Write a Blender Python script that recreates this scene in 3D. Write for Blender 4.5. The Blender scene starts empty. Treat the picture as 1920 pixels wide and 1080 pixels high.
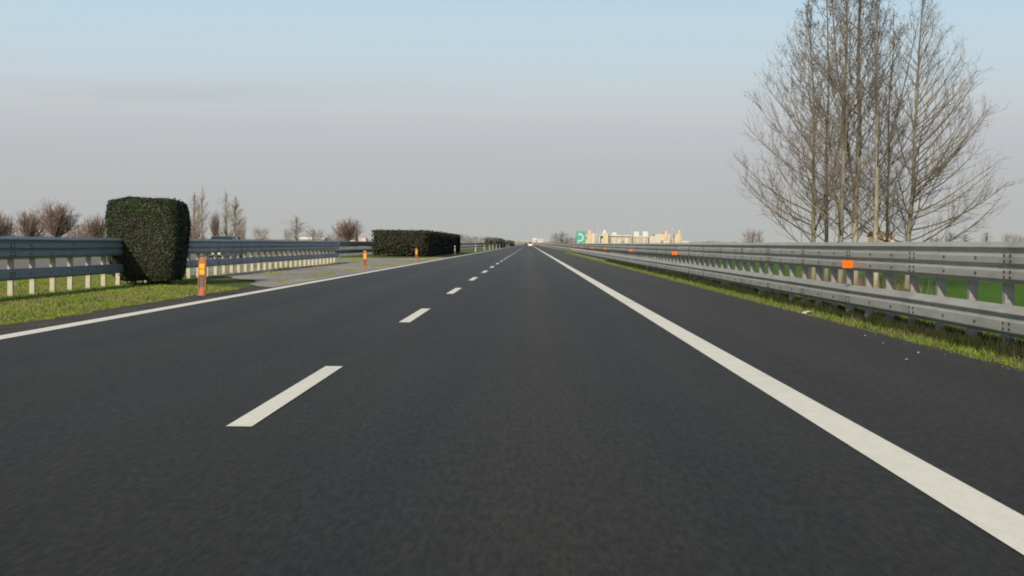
import bpy, math, random
from mathutils import Vector, Matrix, noise

random.seed(11)
sc = bpy.context.scene
col = sc.collection
PI = math.pi
EYE = 1.15

# ------------------------------------------------------------------ helpers
def tag(o, label=None, cat=None, group=None, kind=None):
    if label: o['label'] = label
    if cat: o['category'] = cat
    if group: o['group'] = group
    if kind: o['kind'] = kind
    return o

def empty(name, loc, rz=0.0):
    o = bpy.data.objects.new(name, None)
    o.empty_display_size = 0.2
    col.objects.link(o)
    o.location = loc
    o.rotation_euler = (0, 0, rz)
    return o

class MB:
    """collects geometry for one mesh object"""
    def __init__(s):
        s.v = []; s.f = []; s.m = []
    def quad(s, a, b, c, d, m=0):
        n = len(s.v); s.v += [a, b, c, d]; s.f.append((n, n+1, n+2, n+3)); s.m.append(m)
    def tri(s, a, b, c, m=0):
        n = len(s.v); s.v += [a, b, c]; s.f.append((n, n+1, n+2)); s.m.append(m)
    def box(s, x0, x1, y0, y1, z0, z1, m=0):
        n = len(s.v)
        s.v += [(x0,y0,z0),(x1,y0,z0),(x1,y1,z0),(x0,y1,z0),(x0,y0,z1),(x1,y0,z1),(x1,y1,z1),(x0,y1,z1)]
        for q in ((0,3,2,1),(4,5,6,7),(0,1,5,4),(1,2,6,5),(2,3,7,6),(3,0,4,7)):
            s.f.append(tuple(n+i for i in q)); s.m.append(m)
    def bbox(s, x0, x1, y0, y1, z0, z1, b=0.01, m=0):
        """box with chamfered vertical and top edges"""
        r = [(x0+b,y0),(x1-b,y0),(x1,y0+b),(x1,y1-b),(x1-b,y1),(x0+b,y1),(x0,y1-b),(x0,y0+b)]
        cx, cy = (x0+x1)/2, (y0+y1)/2
        t = [(cx+(x-cx)*(1-2*b/max(x1-x0,1e-6)), cy+(y-cy)*(1-2*b/max(y1-y0,1e-6))) for x, y in r]
        n = len(s.v)
        s.v += [(x,y,z0) for x,y in r] + [(x,y,z1-b) for x,y in r] + [(x,y,z1) for x,y in t]
        for i in range(8):
            j = (i+1) % 8
            s.f.append((n+i,n+j,n+8+j,n+8+i)); s.m.append(m)
            s.f.append((n+8+i,n+8+j,n+16+j,n+16+i)); s.m.append(m)
        s.f.append(tuple(n+16+i for i in range(8))); s.m.append(m)
        s.f.append(tuple(n+7-i for i in range(8))); s.m.append(m)
    def tube(s, path, radii, sides=5, m=0, cap=False):
        n0 = len(s.v)
        k = len(path)
        prev = None
        for i in range(k):
            a = path[max(i-1,0)]; b = path[min(i+1,k-1)]
            t = Vector(b)-Vector(a)
            if t.length < 1e-9: t = Vector((0,0,1))
            t.normalize()
            if prev is None:
                u = t.cross(Vector((0,0,1)))
                if u.length < 0.05: u = t.cross(Vector((1,0,0)))
            else:
                u = prev - t*prev.dot(t)
            u.normalize(); prev = u
            w = t.cross(u)
            r = radii[i]; p = Vector(path[i])
            for j in range(sides):
                an = 2*PI*j/sides
                q = p + u*(math.cos(an)*r) + w*(math.sin(an)*r)
                s.v.append((q.x,q.y,q.z))
        for i in range(k-1):
            for j in range(sides):
                j2 = (j+1) % sides
                s.f.append((n0+i*sides+j, n0+i*sides+j2, n0+(i+1)*sides+j2, n0+(i+1)*sides+j)); s.m.append(m)
        if cap:
            s.f.append(tuple(n0+(k-1)*sides+j for j in range(sides))); s.m.append(m)
            s.f.append(tuple(n0+sides-1-j for j in range(sides))); s.m.append(m)
    def disc_x(s, x0, x1, cy, cz, r, sides=20, m=0):
        """solid cylinder along X"""
        s.tube([(x0,cy,cz),(x1,cy,cz)], [r,r], sides, m, cap=True)
    def build(s, name, mat, parent=None, smooth=False):
        me = bpy.data.meshes.new(name)
        me.from_pydata(s.v, [], s.f)
        mats = mat if isinstance(mat, (list, tuple)) else [mat]
        for mm in mats: me.materials.append(mm)
        if len(mats) > 1:
            me.polygons.foreach_set('material_index', s.m)
        if smooth:
            me.polygons.foreach_set('use_smooth', [True]*len(me.polygons))
        me.update()
        o = bpy.data.objects.new(name, me)
        col.objects.link(o)
        if parent: o.parent = parent
        return o

def copy_tree(o, parent=None):
    kids = [c for c in o.children]
    c = o.copy(); col.objects.link(c); c.parent = parent
    for k in kids: copy_tree(k, c)
    return c

# ------------------------------------------------------------------ materials
def new_mat(name):
    m = bpy.data.materials.new(name); m.use_nodes = True
    nt = m.node_tree
    return m, nt, nt.nodes['Principled BSDF']

def mix_rgb(nt, fac, a, b, mode='MIX'):
    n = nt.nodes.new('ShaderNodeMix'); n.data_type = 'RGBA'; n.blend_type = mode
    for sock, val in ((n.inputs[0], fac), (n.inputs[6], a), (n.inputs[7], b)):
        if isinstance(val, bpy.types.NodeSocket): nt.links.new(val, sock)
        elif isinstance(val, (int, float)): sock.default_value = val
        else: sock.default_value = (*val, 1)
    return n.outputs[2]

def coords(nt, scale=(1,1,1), src='Object'):
    tc = nt.nodes.new('ShaderNodeTexCoord'); mp = nt.nodes.new('ShaderNodeMapping')
    mp.inputs['Scale'].default_value = scale
    nt.links.new(tc.outputs[src], mp.inputs['Vector'])
    return mp.outputs['Vector']

def noise_fac(nt, vec, scale, detail=4, lo=0.35, hi=0.65, rough=0.55):
    n = nt.nodes.new('ShaderNodeTexNoise'); n.inputs['Scale'].default_value = scale
    n.inputs['Detail'].default_value = detail; n.inputs['Roughness'].default_value = rough
    nt.links.new(vec, n.inputs['Vector'])
    r = nt.nodes.new('ShaderNodeMapRange'); r.inputs[1].default_value = lo; r.inputs[2].default_value = hi
    nt.links.new(n.outputs['Fac'], r.inputs[0])
    return r.outputs[0]

def bump(nt, bsdf, fac, strength=0.3, dist=0.01):
    b = nt.nodes.new('ShaderNodeBump'); b.inputs['Strength'].default_value = strength
    b.inputs['Distance'].default_value = dist
    nt.links.new(fac, b.inputs['Height']); nt.links.new(b.outputs['Normal'], bsdf.inputs['Normal'])

def simple(name, c1, c2=None, scale=8, rough=0.7, metallic=0.0, stretch=(1,1,1), spec=0.3, bmp=0.0, lo=0.35, hi=0.65, trans=0.0):
    m, nt, b = new_mat(name)
    b.inputs['Roughness'].default_value = rough
    b.inputs['Metallic'].default_value = metallic
    b.inputs['Specular IOR Level'].default_value = spec
    if c2 is None: c2 = tuple(x*0.8 for x in c1)
    f = noise_fac(nt, coords(nt, stretch), scale, lo=lo, hi=hi)
    nt.links.new(mix_rgb(nt, f, c1, c2), b.inputs['Base Color'])
    if bmp: bump(nt, b, f, bmp)
    return m

def leafy(name, c1, c2, c3, scale=2.0, rough=0.6, spec=0.25, sub=0.0):
    """leaf colours: random per leaf, clumps by noise"""
    m, nt, b = new_mat(name)
    b.inputs['Roughness'].default_value = rough
    b.inputs['Specular IOR Level'].default_value = spec
    g = nt.nodes.new('ShaderNodeNewGeometry')
    a = mix_rgb(nt, g.outputs['Random Per Island'], c1, c2)
    f = noise_fac(nt, coords(nt), scale, 3, 0.45, 0.65)
    nt.links.new(mix_rgb(nt, f, a, c3), b.inputs['Base Color'])
    return m

def pos_xyz(nt):
    tc = nt.nodes.new('ShaderNodeTexCoord'); sp = nt.nodes.new('ShaderNodeSeparateXYZ')
    nt.links.new(tc.outputs['Object'], sp.inputs[0]); return sp.outputs

def maprange(nt, sock, a, b, c=0.0, d=1.0):
    r = nt.nodes.new('ShaderNodeMapRange')
    for i, v in ((1,a),(2,b),(3,c),(4,d)): r.inputs[i].default_value = v
    nt.links.new(sock, r.inputs[0]); return r.outputs[0]

def math_node(nt, op, a, b=None):
    n = nt.nodes.new('ShaderNodeMath'); n.operation = op
    for i, v in enumerate((a, b)):
        if v is None: continue
        if isinstance(v, bpy.types.NodeSocket): nt.links.new(v, n.inputs[i])
        else: n.inputs[i].default_value = v
    return n.outputs[0]

# asphalt --------------------------------------------------------------
def asphalt_mat(name, base_near, base_far, tracks=True):
    m, nt, b = new_mat(name)
    b.inputs['Roughness'].default_value = 0.82
    b.inputs['Specular IOR Level'].default_value = 0.28
    xyz = pos_xyz(nt)
    far = math_node(nt, 'POWER', maprange(nt, xyz[1], 5, 150), 0.55)  # haze over the road put into its colour, paler with distance
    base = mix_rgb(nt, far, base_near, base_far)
    fine = noise_fac(nt, coords(nt, (1, 0.5, 1)), 70, 3, 0.36, 0.66, 0.6)
    grain = noise_fac(nt, coords(nt, (1, 0.20, 1)), 34, 3, 0.36, 0.66, 0.6)
    base = mix_rgb(nt, math_node(nt, 'MULTIPLY', fine, 0.5), base, mix_rgb(nt, 1.0, base, (2.0, 1.9, 1.8), 'MULTIPLY'))
    base = mix_rgb(nt, math_node(nt, 'MULTIPLY', grain, 0.85), base, mix_rgb(nt, 1.0, base, (2.0, 1.93, 1.80), 'MULTIPLY'))
    big = noise_fac(nt, coords(nt, (1, 0.12, 1)), 0.9, 4, 0.3, 0.7)
    base = mix_rgb(nt, math_node(nt, 'MULTIPLY', big, 0.5), base, mix_rgb(nt, 1.0, base, (0.72, 0.73, 0.76), 'MULTIPLY'))
    med = noise_fac(nt, coords(nt, (1, 0.22, 1)), 5, 6, 0.38, 0.66, 0.7)
    base = mix_rgb(nt, math_node(nt, 'MULTIPLY', med, 0.6), base, mix_rgb(nt, 1.0, base, (1.25, 1.16, 1.02), 'MULTIPLY'))
    cn = nt.nodes.new('ShaderNodeTexNoise'); cn.inputs['Scale'].default_value = 24; cn.inputs['Detail'].default_value = 3
    nt.links.new(coords(nt, (1, 0.25, 1)), cn.inputs['Vector'])
    vm = nt.nodes.new('ShaderNodeVectorMath'); vm.operation = 'MULTIPLY_ADD'
    vm.inputs[1].default_value = (0.6, 0.55, 0.7); vm.inputs[2].default_value = (0.74, 0.74, 0.66)
    nt.links.new(cn.outputs['Color'], vm.inputs[0])
    base = mix_rgb(nt, 1.0, base, vm.outputs[0], 'MULTIPLY')
    ls = noise_fac(nt, coords(nt, (1, 0.008, 1)), 2.6, 5, 0.36, 0.66, 0.7)
    base = mix_rgb(nt, math_node(nt, 'MULTIPLY', ls, 0.5), base, mix_rgb(nt, 1.0, base, (1.35, 1.38, 1.42), 'MULTIPLY'))
    stn = noise_fac(nt, coords(nt, (1, 0.3, 1)), 0.8, 5, 0.60, 0.72, 0.6)
    base = mix_rgb(nt, math_node(nt, 'MULTIPLY', stn, 0.35), base, mix_rgb(nt, 1.0, base, (0.6, 0.6, 0.6), 'MULTIPLY'))
    if tracks:
        # oil strip in the middle of each lane, paler polished wheel tracks
        for cx, w, c, amt in ((0.12, 0.50, (1.34, 1.25, 1.10), 0.7), (-3.9, 0.6, (1.15, 1.1, 1.03), 0.4),
                              (-0.75, 0.45, (0.84, 0.98, 1.10), 0.8), (0.98, 0.45, (0.86, 0.96, 1.05), 0.7),
                              (-2.9, 0.45, (0.82, 0.93, 1.02), 0.7), (-4.8, 0.5, (0.82, 0.93, 1.02), 0.7)):
            d = math_node(nt, 'ABSOLUTE', math_node(nt, 'SUBTRACT', xyz[0], cx))
            k = maprange(nt, d, w, 0.0, 0.0, amt); k.node.interpolation_type = 'SMOOTHSTEP'
            base = mix_rgb(nt, k, base, mix_rgb(nt, 1.0, base, c, 'MULTIPLY'))
        # longitudinal paving seam beside the lane line
        for sx in (-1.35, 2.35):
            d = math_node(nt, 'ABSOLUTE', math_node(nt, 'SUBTRACT', xyz[0], sx))
            k = maprange(nt, d, 0.02, 0.0, 0.0, 0.3)
            base = mix_rgb(nt, k, base, (0.025, 0.025, 0.025))
    # pale stone chips
    vor = nt.nodes.new('ShaderNodeTexVoronoi'); vor.inputs['Scale'].default_value = 26
    nt.links.new(coords(nt), vor.inputs['Vector'])
    k = maprange(nt, vor.outputs['Distance'], 0.09, 0.03, 0.0, 0.45)
    sel = nt.nodes.new('ShaderNodeSeparateXYZ'); nt.links.new(vor.outputs['Color'], sel.inputs[0])
    k = math_node(nt, 'MULTIPLY', k, math_node(nt, 'GREATER_THAN', sel.outputs[0], 0.8))
    base = mix_rgb(nt, k, base, (0.24, 0.22, 0.19))
    nt.links.new(base, b.inputs['Base Color'])
    bump(nt, b, grain, 0.3, 0.005)
    return m

M = {}
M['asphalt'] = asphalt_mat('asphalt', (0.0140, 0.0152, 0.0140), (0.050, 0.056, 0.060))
M['asphalt2'] = asphalt_mat('asphalt_shoulder', (0.0165, 0.0165, 0.0155), (0.052, 0.055, 0.056), False)
M['asphalt3'] = asphalt_mat('asphalt_opposite', (0.09, 0.087, 0.09), (0.12, 0.117, 0.12), False)

def paint_mat():
    m, nt, b = new_mat('road_paint')
    b.inputs['Roughness'].default_value = 0.75
    f = noise_fac(nt, coords(nt, (1, 0.4, 1)), 9, 5, 0.3, 0.75)
    c = mix_rgb(nt, f, (0.90, 0.88, 0.76), (0.82, 0.80, 0.69))
    s = noise_fac(nt, coords(nt, (1, 1.0, 1)), 1.1, 3, 0.60, 0.78)
    c = mix_rgb(nt, math_node(nt, 'MULTIPLY', s, 0.35), c, (0.45, 0.44, 0.38))
    w = noise_fac(nt, coords(nt), 60, 2, 0.60, 0.72)
    c = mix_rgb(nt, math_node(nt, 'MULTIPLY', w, 0.35), c, (0.30, 0.29, 0.25))
    ty = noise_fac(nt, coords(nt, (1, 0.35, 1)), 0.55, 4, 0.56, 0.72, 0.6)
    c = mix_rgb(nt, math_node(nt, 'MULTIPLY', ty, 0.3), c, (0.40, 0.39, 0.36))
    nt.links.new(c, b.inputs['Base Color'])
    bump(nt, b, w, 0.3, 0.003)
    return m
M['paint'] = paint_mat()

def steel_mat(name, base, dark, panel=4.0, rough=0.5):
    """galvanised steel: spangle, grime streaks, each 4 m panel a little different"""
    m, nt, b = new_mat(name)
    b.inputs['Roughness'].default_value = rough
    b.inputs['Metallic'].default_value = 0.0
    b.inputs['Specular IOR Level'].default_value = 0.4
    xyz = pos_xyz(nt)
    idx = math_node(nt, 'FLOOR', math_node(nt, 'DIVIDE', xyz[1], panel))
    wn = nt.nodes.new('ShaderNodeTexWhiteNoise'); wn.noise_dimensions = '1D'
    nt.links.new(idx, wn.inputs['W'])
    c = mix_rgb(nt, wn.outputs['Value'], base, tuple(x*0.80 for x in base))
    st = noise_fac(nt, coords(nt, (1, 0.12, 1)), 12, 5, 0.3, 0.75)
    c = mix_rgb(nt, math_node(nt, 'MULTIPLY', st, 0.6), c, dark)
    bl = noise_fac(nt, coords(nt, (1, 0.6, 1)), 2.6, 5, 0.48, 0.75)
    c = mix_rgb(nt, math_node(nt, 'MULTIPLY', bl, 0.55), c, (dark[0]*0.8, dark[1]*0.72, dark[2]*0.62))
    rust = noise_fac(nt, coords(nt, (1, 0.8, 1)), 7, 3, 0.66, 0.78)
    c = mix_rgb(nt, math_node(nt, 'MULTIPLY', rust, 0.4), c, (0.22, 0.13, 0.08))
    nt.links.new(c, b.inputs['Base Color'])
    return m
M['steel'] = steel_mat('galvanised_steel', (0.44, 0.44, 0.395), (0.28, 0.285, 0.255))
M['steel_shaded'] = steel_mat('galvanised_steel_shaded', (0.245, 0.29, 0.31), (0.15, 0.185, 0.205))  # rail steel in shade: the darker, bluer tone is put into its colour
M['steel_far'] = steel_mat('galvanised_steel_far', (0.42, 0.42, 0.41), (0.32, 0.32, 0.32), 8)  # flatter copy of the steel with distance haze mixed into the colour
M['steel_haze'] = steel_mat('galvanised_steel_hazy', (0.23, 0.23, 0.26), (0.18, 0.18, 0.21), 8)  # purple-grey haze put into the colour of the farther rail
M['post_grey'] = simple('post_steel_darkened', (0.33, 0.32, 0.30), (0.22, 0.21, 0.20), 6, 0.6, 0.0)  # darkened copy, so the posts sink into the dark band below the beam
M['post_dark'] = simple('post_steel_dark', (0.16, 0.165, 0.17), (0.12, 0.125, 0.13), 6, 0.6, 0.0)
M['post'] = simple('post_steel', (0.44, 0.41, 0.31), (0.32, 0.295, 0.22), 6, 0.6, 0.15)
M['bolt'] = simple('bolt_steel', (0.07, 0.06, 0.055), None, 10, 0.6, 0.4)
M['reflector'] = simple('reflector_orange', (0.85, 0.19, 0.01), (0.75, 0.15, 0.01), 30, 0.35, spec=0.5)
M['amber'] = simple('reflector_amber', (0.72, 0.43, 0.02), (0.64, 0.37, 0.02), 40, 0.3, spec=0.5)
M['del_orange'] = simple('marker_plastic', (0.42, 0.14, 0.06), (0.32, 0.11, 0.05), 14, 0.6)
M['del_grey'] = simple('marker_grey', (0.17, 0.13, 0.10), (0.12, 0.10, 0.08), 14, 0.7)
M['white_plastic'] = simple('white_plastic', (0.62, 0.61, 0.55), (0.48, 0.47, 0.42), 10, 0.6)
M['black'] = simple('black_rubber', (0.02, 0.02, 0.02), None, 10, 0.8)

# ground colours
def ground_mat(name, cols, scale, bscale=40, stretch=(1,1,1), bstr=0.4, far=None):
    m, nt, b = new_mat(name)
    b.inputs['Roughness'].default_value = 0.95
    b.inputs['Specular IOR Level'].default_value = 0.1
    f = noise_fac(nt, coords(nt, stretch), scale, 6, 0.35, 0.65)
    c = mix_rgb(nt, f, cols[0], cols[1])
    f2 = noise_fac(nt, coords(nt, stretch), bscale, 4, 0.35, 0.7, 0.7)
    c = mix_rgb(nt, math_node(nt, 'MULTIPLY', f2, 0.6), c, cols[2])
    if far:  # far tint: haze painted into the ground colour as it recedes
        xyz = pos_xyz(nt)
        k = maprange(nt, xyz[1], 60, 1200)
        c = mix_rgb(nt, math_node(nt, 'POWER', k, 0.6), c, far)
    nt.links.new(c, b.inputs['Base Color'])
    bump(nt, b, f2, bstr, 0.03)
    return m
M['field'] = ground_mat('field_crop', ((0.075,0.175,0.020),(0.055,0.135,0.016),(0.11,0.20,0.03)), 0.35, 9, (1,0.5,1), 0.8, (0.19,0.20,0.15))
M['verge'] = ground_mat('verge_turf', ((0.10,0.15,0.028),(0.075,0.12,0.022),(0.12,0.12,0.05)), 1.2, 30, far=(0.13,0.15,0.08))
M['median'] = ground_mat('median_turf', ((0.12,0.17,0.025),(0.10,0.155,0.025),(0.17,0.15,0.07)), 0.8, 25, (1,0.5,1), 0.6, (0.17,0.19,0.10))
M['dirt'] = ground_mat('edge_dirt', ((0.085,0.078,0.068),(0.13,0.118,0.10),(0.05,0.047,0.042)), 2.0, 45, (1,0.4,1))
M['gravel'] = ground_mat('crossover_gravel', ((0.44,0.40,0.33),(0.20,0.195,0.19),(0.44,0.41,0.35)), 0.55, 18, (0.6,0.22,1))
M['grass'] = leafy('grass_blades', (0.135,0.215,0.022), (0.22,0.280,0.045), (0.25,0.20,0.10), 0.9, 0.7, 0.15)
M['grass_r'] = leafy('grass_blades_verge', (0.085,0.155,0.016), (0.21,0.27,0.040), (0.17,0.15,0.07), 1.7, 0.7, 0.15)
M['grit'] = leafy('grit', (0.06,0.055,0.05), (0.24,0.22,0.19), (0.12,0.11,0.10), 3, 0.9, 0.1)
M['grass_dark'] = leafy('grass_rank', (0.016, 0.026, 0.008), (0.04, 0.056, 0.016), (0.04, 0.036, 0.02), 1.7, 0.8, 0.1)  # blades darkened for the dark band below the lower beam
M['dark_band'] = ground_mat('dark_band_ground', ((0.02,0.022,0.012),(0.03,0.03,0.018),(0.012,0.013,0.008)), 2.0, 30)  # dark band below the lower beam, put into the ground colour
M['straw'] = leafy('straw', (0.30,0.24,0.13), (0.20,0.15,0.09), (0.26,0.20,0.12), 2, 0.85, 0.1)
M['deadweed'] = leafy('dead_weed', (0.16,0.10,0.07), (0.26,0.19,0.12), (0.10,0.08,0.06), 2, 0.85, 0.1)
M['hedge'] = leafy('hedge_leaf', (0.012,0.021,0.008), (0.045,0.060,0.020), (0.030,0.028,0.018), 1.3, 0.55, 0.3)
M['hedge2'] = leafy('hedge_leaf_far', (0.024,0.027,0.017), (0.052,0.050,0.030), (0.036,0.031,0.025), 0.5, 0.7, 0.15)
M['hedge3'] = simple('hedge_leaf_distant', (0.07,0.075,0.065), (0.095,0.095,0.085), 0.6, 0.9)  # leaf colour lifted and greyed to carry the distance haze
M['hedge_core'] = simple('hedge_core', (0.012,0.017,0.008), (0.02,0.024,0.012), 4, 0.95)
M['hedge_stem'] = simple('hedge_stem', (0.07,0.055,0.04), None, 8, 0.9)

def bark_mat(name, c1, c2, c3):
    m, nt, b = new_mat(name)
    b.inputs['Roughness'].default_value = 0.9
    b.inputs['Specular IOR Level'].default_value = 0.15
    f = noise_fac(nt, coords(nt, (1, 1, 0.25)), 7, 4, 0.35, 0.65)
    c = mix_rgb(nt, f, c1, c2)
    f2 = noise_fac(nt, coords(nt, (1, 1, 0.6)), 3, 3, 0.5, 0.65)
    c = mix_rgb(nt, math_node(nt, 'MULTIPLY', f2, 0.7), c, c3)
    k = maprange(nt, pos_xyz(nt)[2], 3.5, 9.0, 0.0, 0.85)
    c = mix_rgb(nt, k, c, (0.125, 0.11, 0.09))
    nt.links.new(c, b.inputs['Base Color'])
    bump(nt, b, f, 0.5, 0.01)
    return m
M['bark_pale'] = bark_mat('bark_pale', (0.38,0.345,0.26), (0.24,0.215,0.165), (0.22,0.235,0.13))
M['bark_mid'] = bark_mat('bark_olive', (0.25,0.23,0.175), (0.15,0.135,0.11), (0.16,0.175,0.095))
M['twig'] = simple('twig_bark', (0.105,0.090,0.080), (0.155,0.135,0.115), 1.5, 0.9, spec=0.1)
M['twig2'] = simple('twig_bark_tan', (0.150,0.125,0.098), (0.210,0.178,0.138), 1.5, 0.9, spec=0.1)
M['dead_leaf'] = leafy('dead_leaves', (0.09,0.055,0.04), (0.16,0.11,0.08), (0.06,0.045,0.04), 2, 0.85, 0.1)
# distant bare trees and wood: haze mixed into the twig colours
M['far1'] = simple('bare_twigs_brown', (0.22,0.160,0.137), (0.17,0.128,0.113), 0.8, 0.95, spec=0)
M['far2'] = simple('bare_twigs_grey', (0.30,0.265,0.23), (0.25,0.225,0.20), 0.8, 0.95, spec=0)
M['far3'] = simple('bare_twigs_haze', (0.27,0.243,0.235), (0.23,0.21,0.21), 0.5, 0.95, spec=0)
M['wood'] = simple('far_wood', (0.26,0.225,0.22), (0.21,0.19,0.19), 0.02, 1.0, spec=0)

# ------------------------------------------------------------------ ground sheets
def sheet(name, pts, z, mat, label=None):
    b = MB(); n = len(pts)
    b.v = [(x, y, z) for x, y in pts]; b.f = [tuple(range(n))]; b.m = [0]
    o = b.build(name, mat); o['kind'] = 'structure'
    if label: o['label'] = label
    return o

def strip(name, xs, ys, z, mat, jit=(0, 0), jstep=None):
    """long strip; its left and right edges may wander by jit"""
    b = MB()
    y0, y1 = ys
    rows = []
    y = y0
    while y < y1:
        rows.append(y)
        y += (jstep if (jstep and y < 260) else 60 if y < 1000 else 400)
    rows.append(y1)
    for y in rows:
        for i, x in enumerate(xs):
            j = jit[i]*(noise.noise((x*3.1, y*1.3, 0.4))*0.7+noise.noise((x*3.1, y*5.1, 2.4))*0.5) if jit[i] and y < 300 else 0
            b.v.append((x+j, y, z))
    for i in range(len(rows)-1):
        a = i*2
        b.f.append((a, a+1, a+3, a+2)); b.m.append(0)
    o = b.build(name, mat); o['kind'] = 'structure'
    return o

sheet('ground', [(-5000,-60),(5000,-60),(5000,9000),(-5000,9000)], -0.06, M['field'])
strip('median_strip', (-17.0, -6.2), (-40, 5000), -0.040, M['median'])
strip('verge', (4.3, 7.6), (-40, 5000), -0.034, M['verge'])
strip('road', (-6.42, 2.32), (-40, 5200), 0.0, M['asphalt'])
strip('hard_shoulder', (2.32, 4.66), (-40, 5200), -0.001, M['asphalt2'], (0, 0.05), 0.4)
strip('opposite_road', (-29.0, -16.6), (-40, 5200), -0.010, M['asphalt3'])
strip('dirt_edge', (-7.15, -6.42), (-40, 1500), -0.024, M['dirt'], (0.22, 0.0), 0.35)
# gravel crossover through the central reservation
b = MB()
near = [(-6.42,37.0),(-7.3,38.6),(-8.3,43.5),(-9.6,47.0),(-11.0,49.0),(-13.0,50.5),(-16.6,52)]
farp = [(-6.42,119.0),(-7.5,116.0),(-8.6,112.0),(-10.0,110.5),(-11.5,110.0),(-13.5,109.0),(-16.6,108)]
NX = 24
def lerp_pts(pts, t):
    k = t*(len(pts)-1); i = min(int(k), len(pts)-2); u = k-i
    return (pts[i][0]*(1-u)+pts[i+1][0]*u, pts[i][1]*(1-u)+pts[i+1][1]*u)
for i in range(NX+1):
    a = lerp_pts(near, i/NX); c = lerp_pts(farp, i/NX)
    w = noise.noise((i*0.9, 0.3, 0))*1.6
    b.v += [(a[0], a[1]+w, -0.012), (c[0], c[1]-w*2, -0.012)]
for i in range(NX):
    b.f.append((2*i, 2*i+1, 2*i+3, 2*i+2)); b.m.append(0)
o = b.build('median_crossover', M['gravel']); o['kind'] = 'structure'

# painted markings ---------------------------------------------------------
def line_mesh(x, w, y0, y1, z=0.006):
    mb = MB(); mb.quad((x-w/2,y0,z),(x+w/2,y0,z),(x+w/2,y1,z),(x-w/2,y1,z)); return mb
o = line_mesh(1.99, 0.27, -40, 3000).build('edge_line', M['paint']); tag(o, kind='structure')
o['label'] = 'wide unbroken white line between driving lane and hard shoulder'
o = line_mesh(-6.15, 0.26, -40, 3000).build('edge_line', M['paint']); tag(o, kind='structure')
o['label'] = 'unbroken white line between overtaking lane and central reservation'
mb = MB()
y = 9.0-12*3
while y < 2400:
    mb.quad((-1.865,y,0.006),(-1.705,y,0.006),(-1.705,y+4.45,0.006),(-1.865,y+4.45,0.006)); y += 12
o = mb.build('lane_dashes', M['paint']); tag(o, kind='structure')
mb = MB()
mb.quad((-17.1,-40,-0.004),(-16.9,-40,-0.004),(-16.9,3000,-0.004),(-17.1,3000,-0.004))
o = mb.build('opposite_edge_line', M['paint']); tag(o, kind='structure')

# ------------------------------------------------------------------ grass
def blades(mb, x, y, z, h, w, lean=0.5):
    a = random.uniform(0, PI); dx, dy = math.cos(a)*w, math.sin(a)*w
    lx, ly = random.gauss(0, lean)*h, random.gauss(0, lean)*h
    mb.tri((x-dx, y-dy, z), (x+dx, y+dy, z), (x+lx, y+ly, z+h))

mb = MB()
n = 0
while n < 52000:
    y = 9 + 85*random.random()**1.9
    x = random.uniform(4.58, 6.9)
    e = 4.70 + 0.16*noise.noise((1.7, y*0.8, 0)) + 0.06*noise.noise((1.7, y*4, 3))
    if x < e: continue
    d = noise.noise((x*1.6, y*0.9, 5)) + 0.5*noise.noise((x*6, y*5, 1))
    if d < -0.15 and random.random() < 0.6: continue
    if 5.1 < x < 5.6 and random.random() < 0.35: continue
    h = random.uniform(0.03, 0.085)*(1+0.9*max(0, d))*(1 if x > e+0.12 else 0.6)
    if random.random() < 0.02: h *= 1.8
    blades(mb, x, y, -0.034, h, 0.004+y*0.00012)
    n += 1
for _ in range(16000):
    y = random.uniform(85, 188); x = random.uniform(4.68, 6.9)
    blades(mb, x, y, -0.034, random.uniform(0.06, 0.12), 0.02)
tag(mb.build('grass', M['grass_r']), 'short tufted grass along the foot of the steel guardrail beside the hard shoulder', 'grass', kind='stuff')

# grit swept to the edges of the asphalt
mb = MB()
for _ in range(3600):
    y = 8 + 60*random.random()**1.8
    if random.random() < 0.4: x = 4.66 - abs(random.gauss(0, 0.07)); z0 = 0.001
    else: x = -6.42 - abs(random.gauss(0, 0.25)); z0 = -0.022
    r = random.uniform(0.003, 0.009); a = random.uniform(0, 6.28)
    p = [(x+r*math.cos(a+k*2.09), y+r*math.sin(a+k*2.09), z0) for k in range(3)]; t = (x, y, z0+r*0.9)
    for k in range(3): mb.tri(p[k], p[(k+1)%3], t)
tag(mb.build('grit', M['grit']), 'loose grit swept to both edges of the asphalt', 'grit', kind='stuff')
# rank dark grass that hides the feet of the posts
mb = MB()
for _ in range(46000):
    y = 8 + 90*random.random()**1.7
    x = 5.34 + random.gauss(0, 0.15)
    if x < 5.08: continue
    h = random.uniform(0.12, 0.27)*(0.75+0.5*noise.noise((x*2, y*1.7, 2)))
    blades(mb, x, y, -0.034, h, 0.006+y*0.00012, 0.3)
tag(mb.build('grass', M['grass_dark']), 'dark rank grass growing around the feet of the guardrail posts beside the hard shoulder', 'grass', kind='stuff')
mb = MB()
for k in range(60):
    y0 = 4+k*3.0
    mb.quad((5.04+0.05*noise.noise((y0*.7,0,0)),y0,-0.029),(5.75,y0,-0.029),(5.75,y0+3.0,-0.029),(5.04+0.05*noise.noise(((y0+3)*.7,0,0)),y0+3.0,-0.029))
o = mb.build('dark_band_strip', M['dark_band']); o['kind'] = 'structure'
mb = MB(); n = 0
while n < 110000:
    y = 15 + 95*random.random()**1.6
    x = random.uniform(-15.5, -6.75)
    e = -7.12 + 0.2*noise.noise((7.7, y*0.6, 0))
    if x > e: continue
    # keep clear of the gravel crossover
    t = min(max((-6.42-x)/10.2, 0), 1); yn = lerp_pts(near, t)[1]
    if yn - 0.8 < y < 107: 
        continue
    d = noise.noise((x*1.1, y*0.5, 9)) + 0.5*noise.noise((x*5, y*3, 1))
    if d < -0.2 and random.random() < 0.5: continue
    h = random.uniform(0.02, 0.05)*(1+0.7*max(0, d))
    blades(mb, x, y, -0.040, h*0.85, 0.004+y*0.00010)
    n += 1
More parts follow.
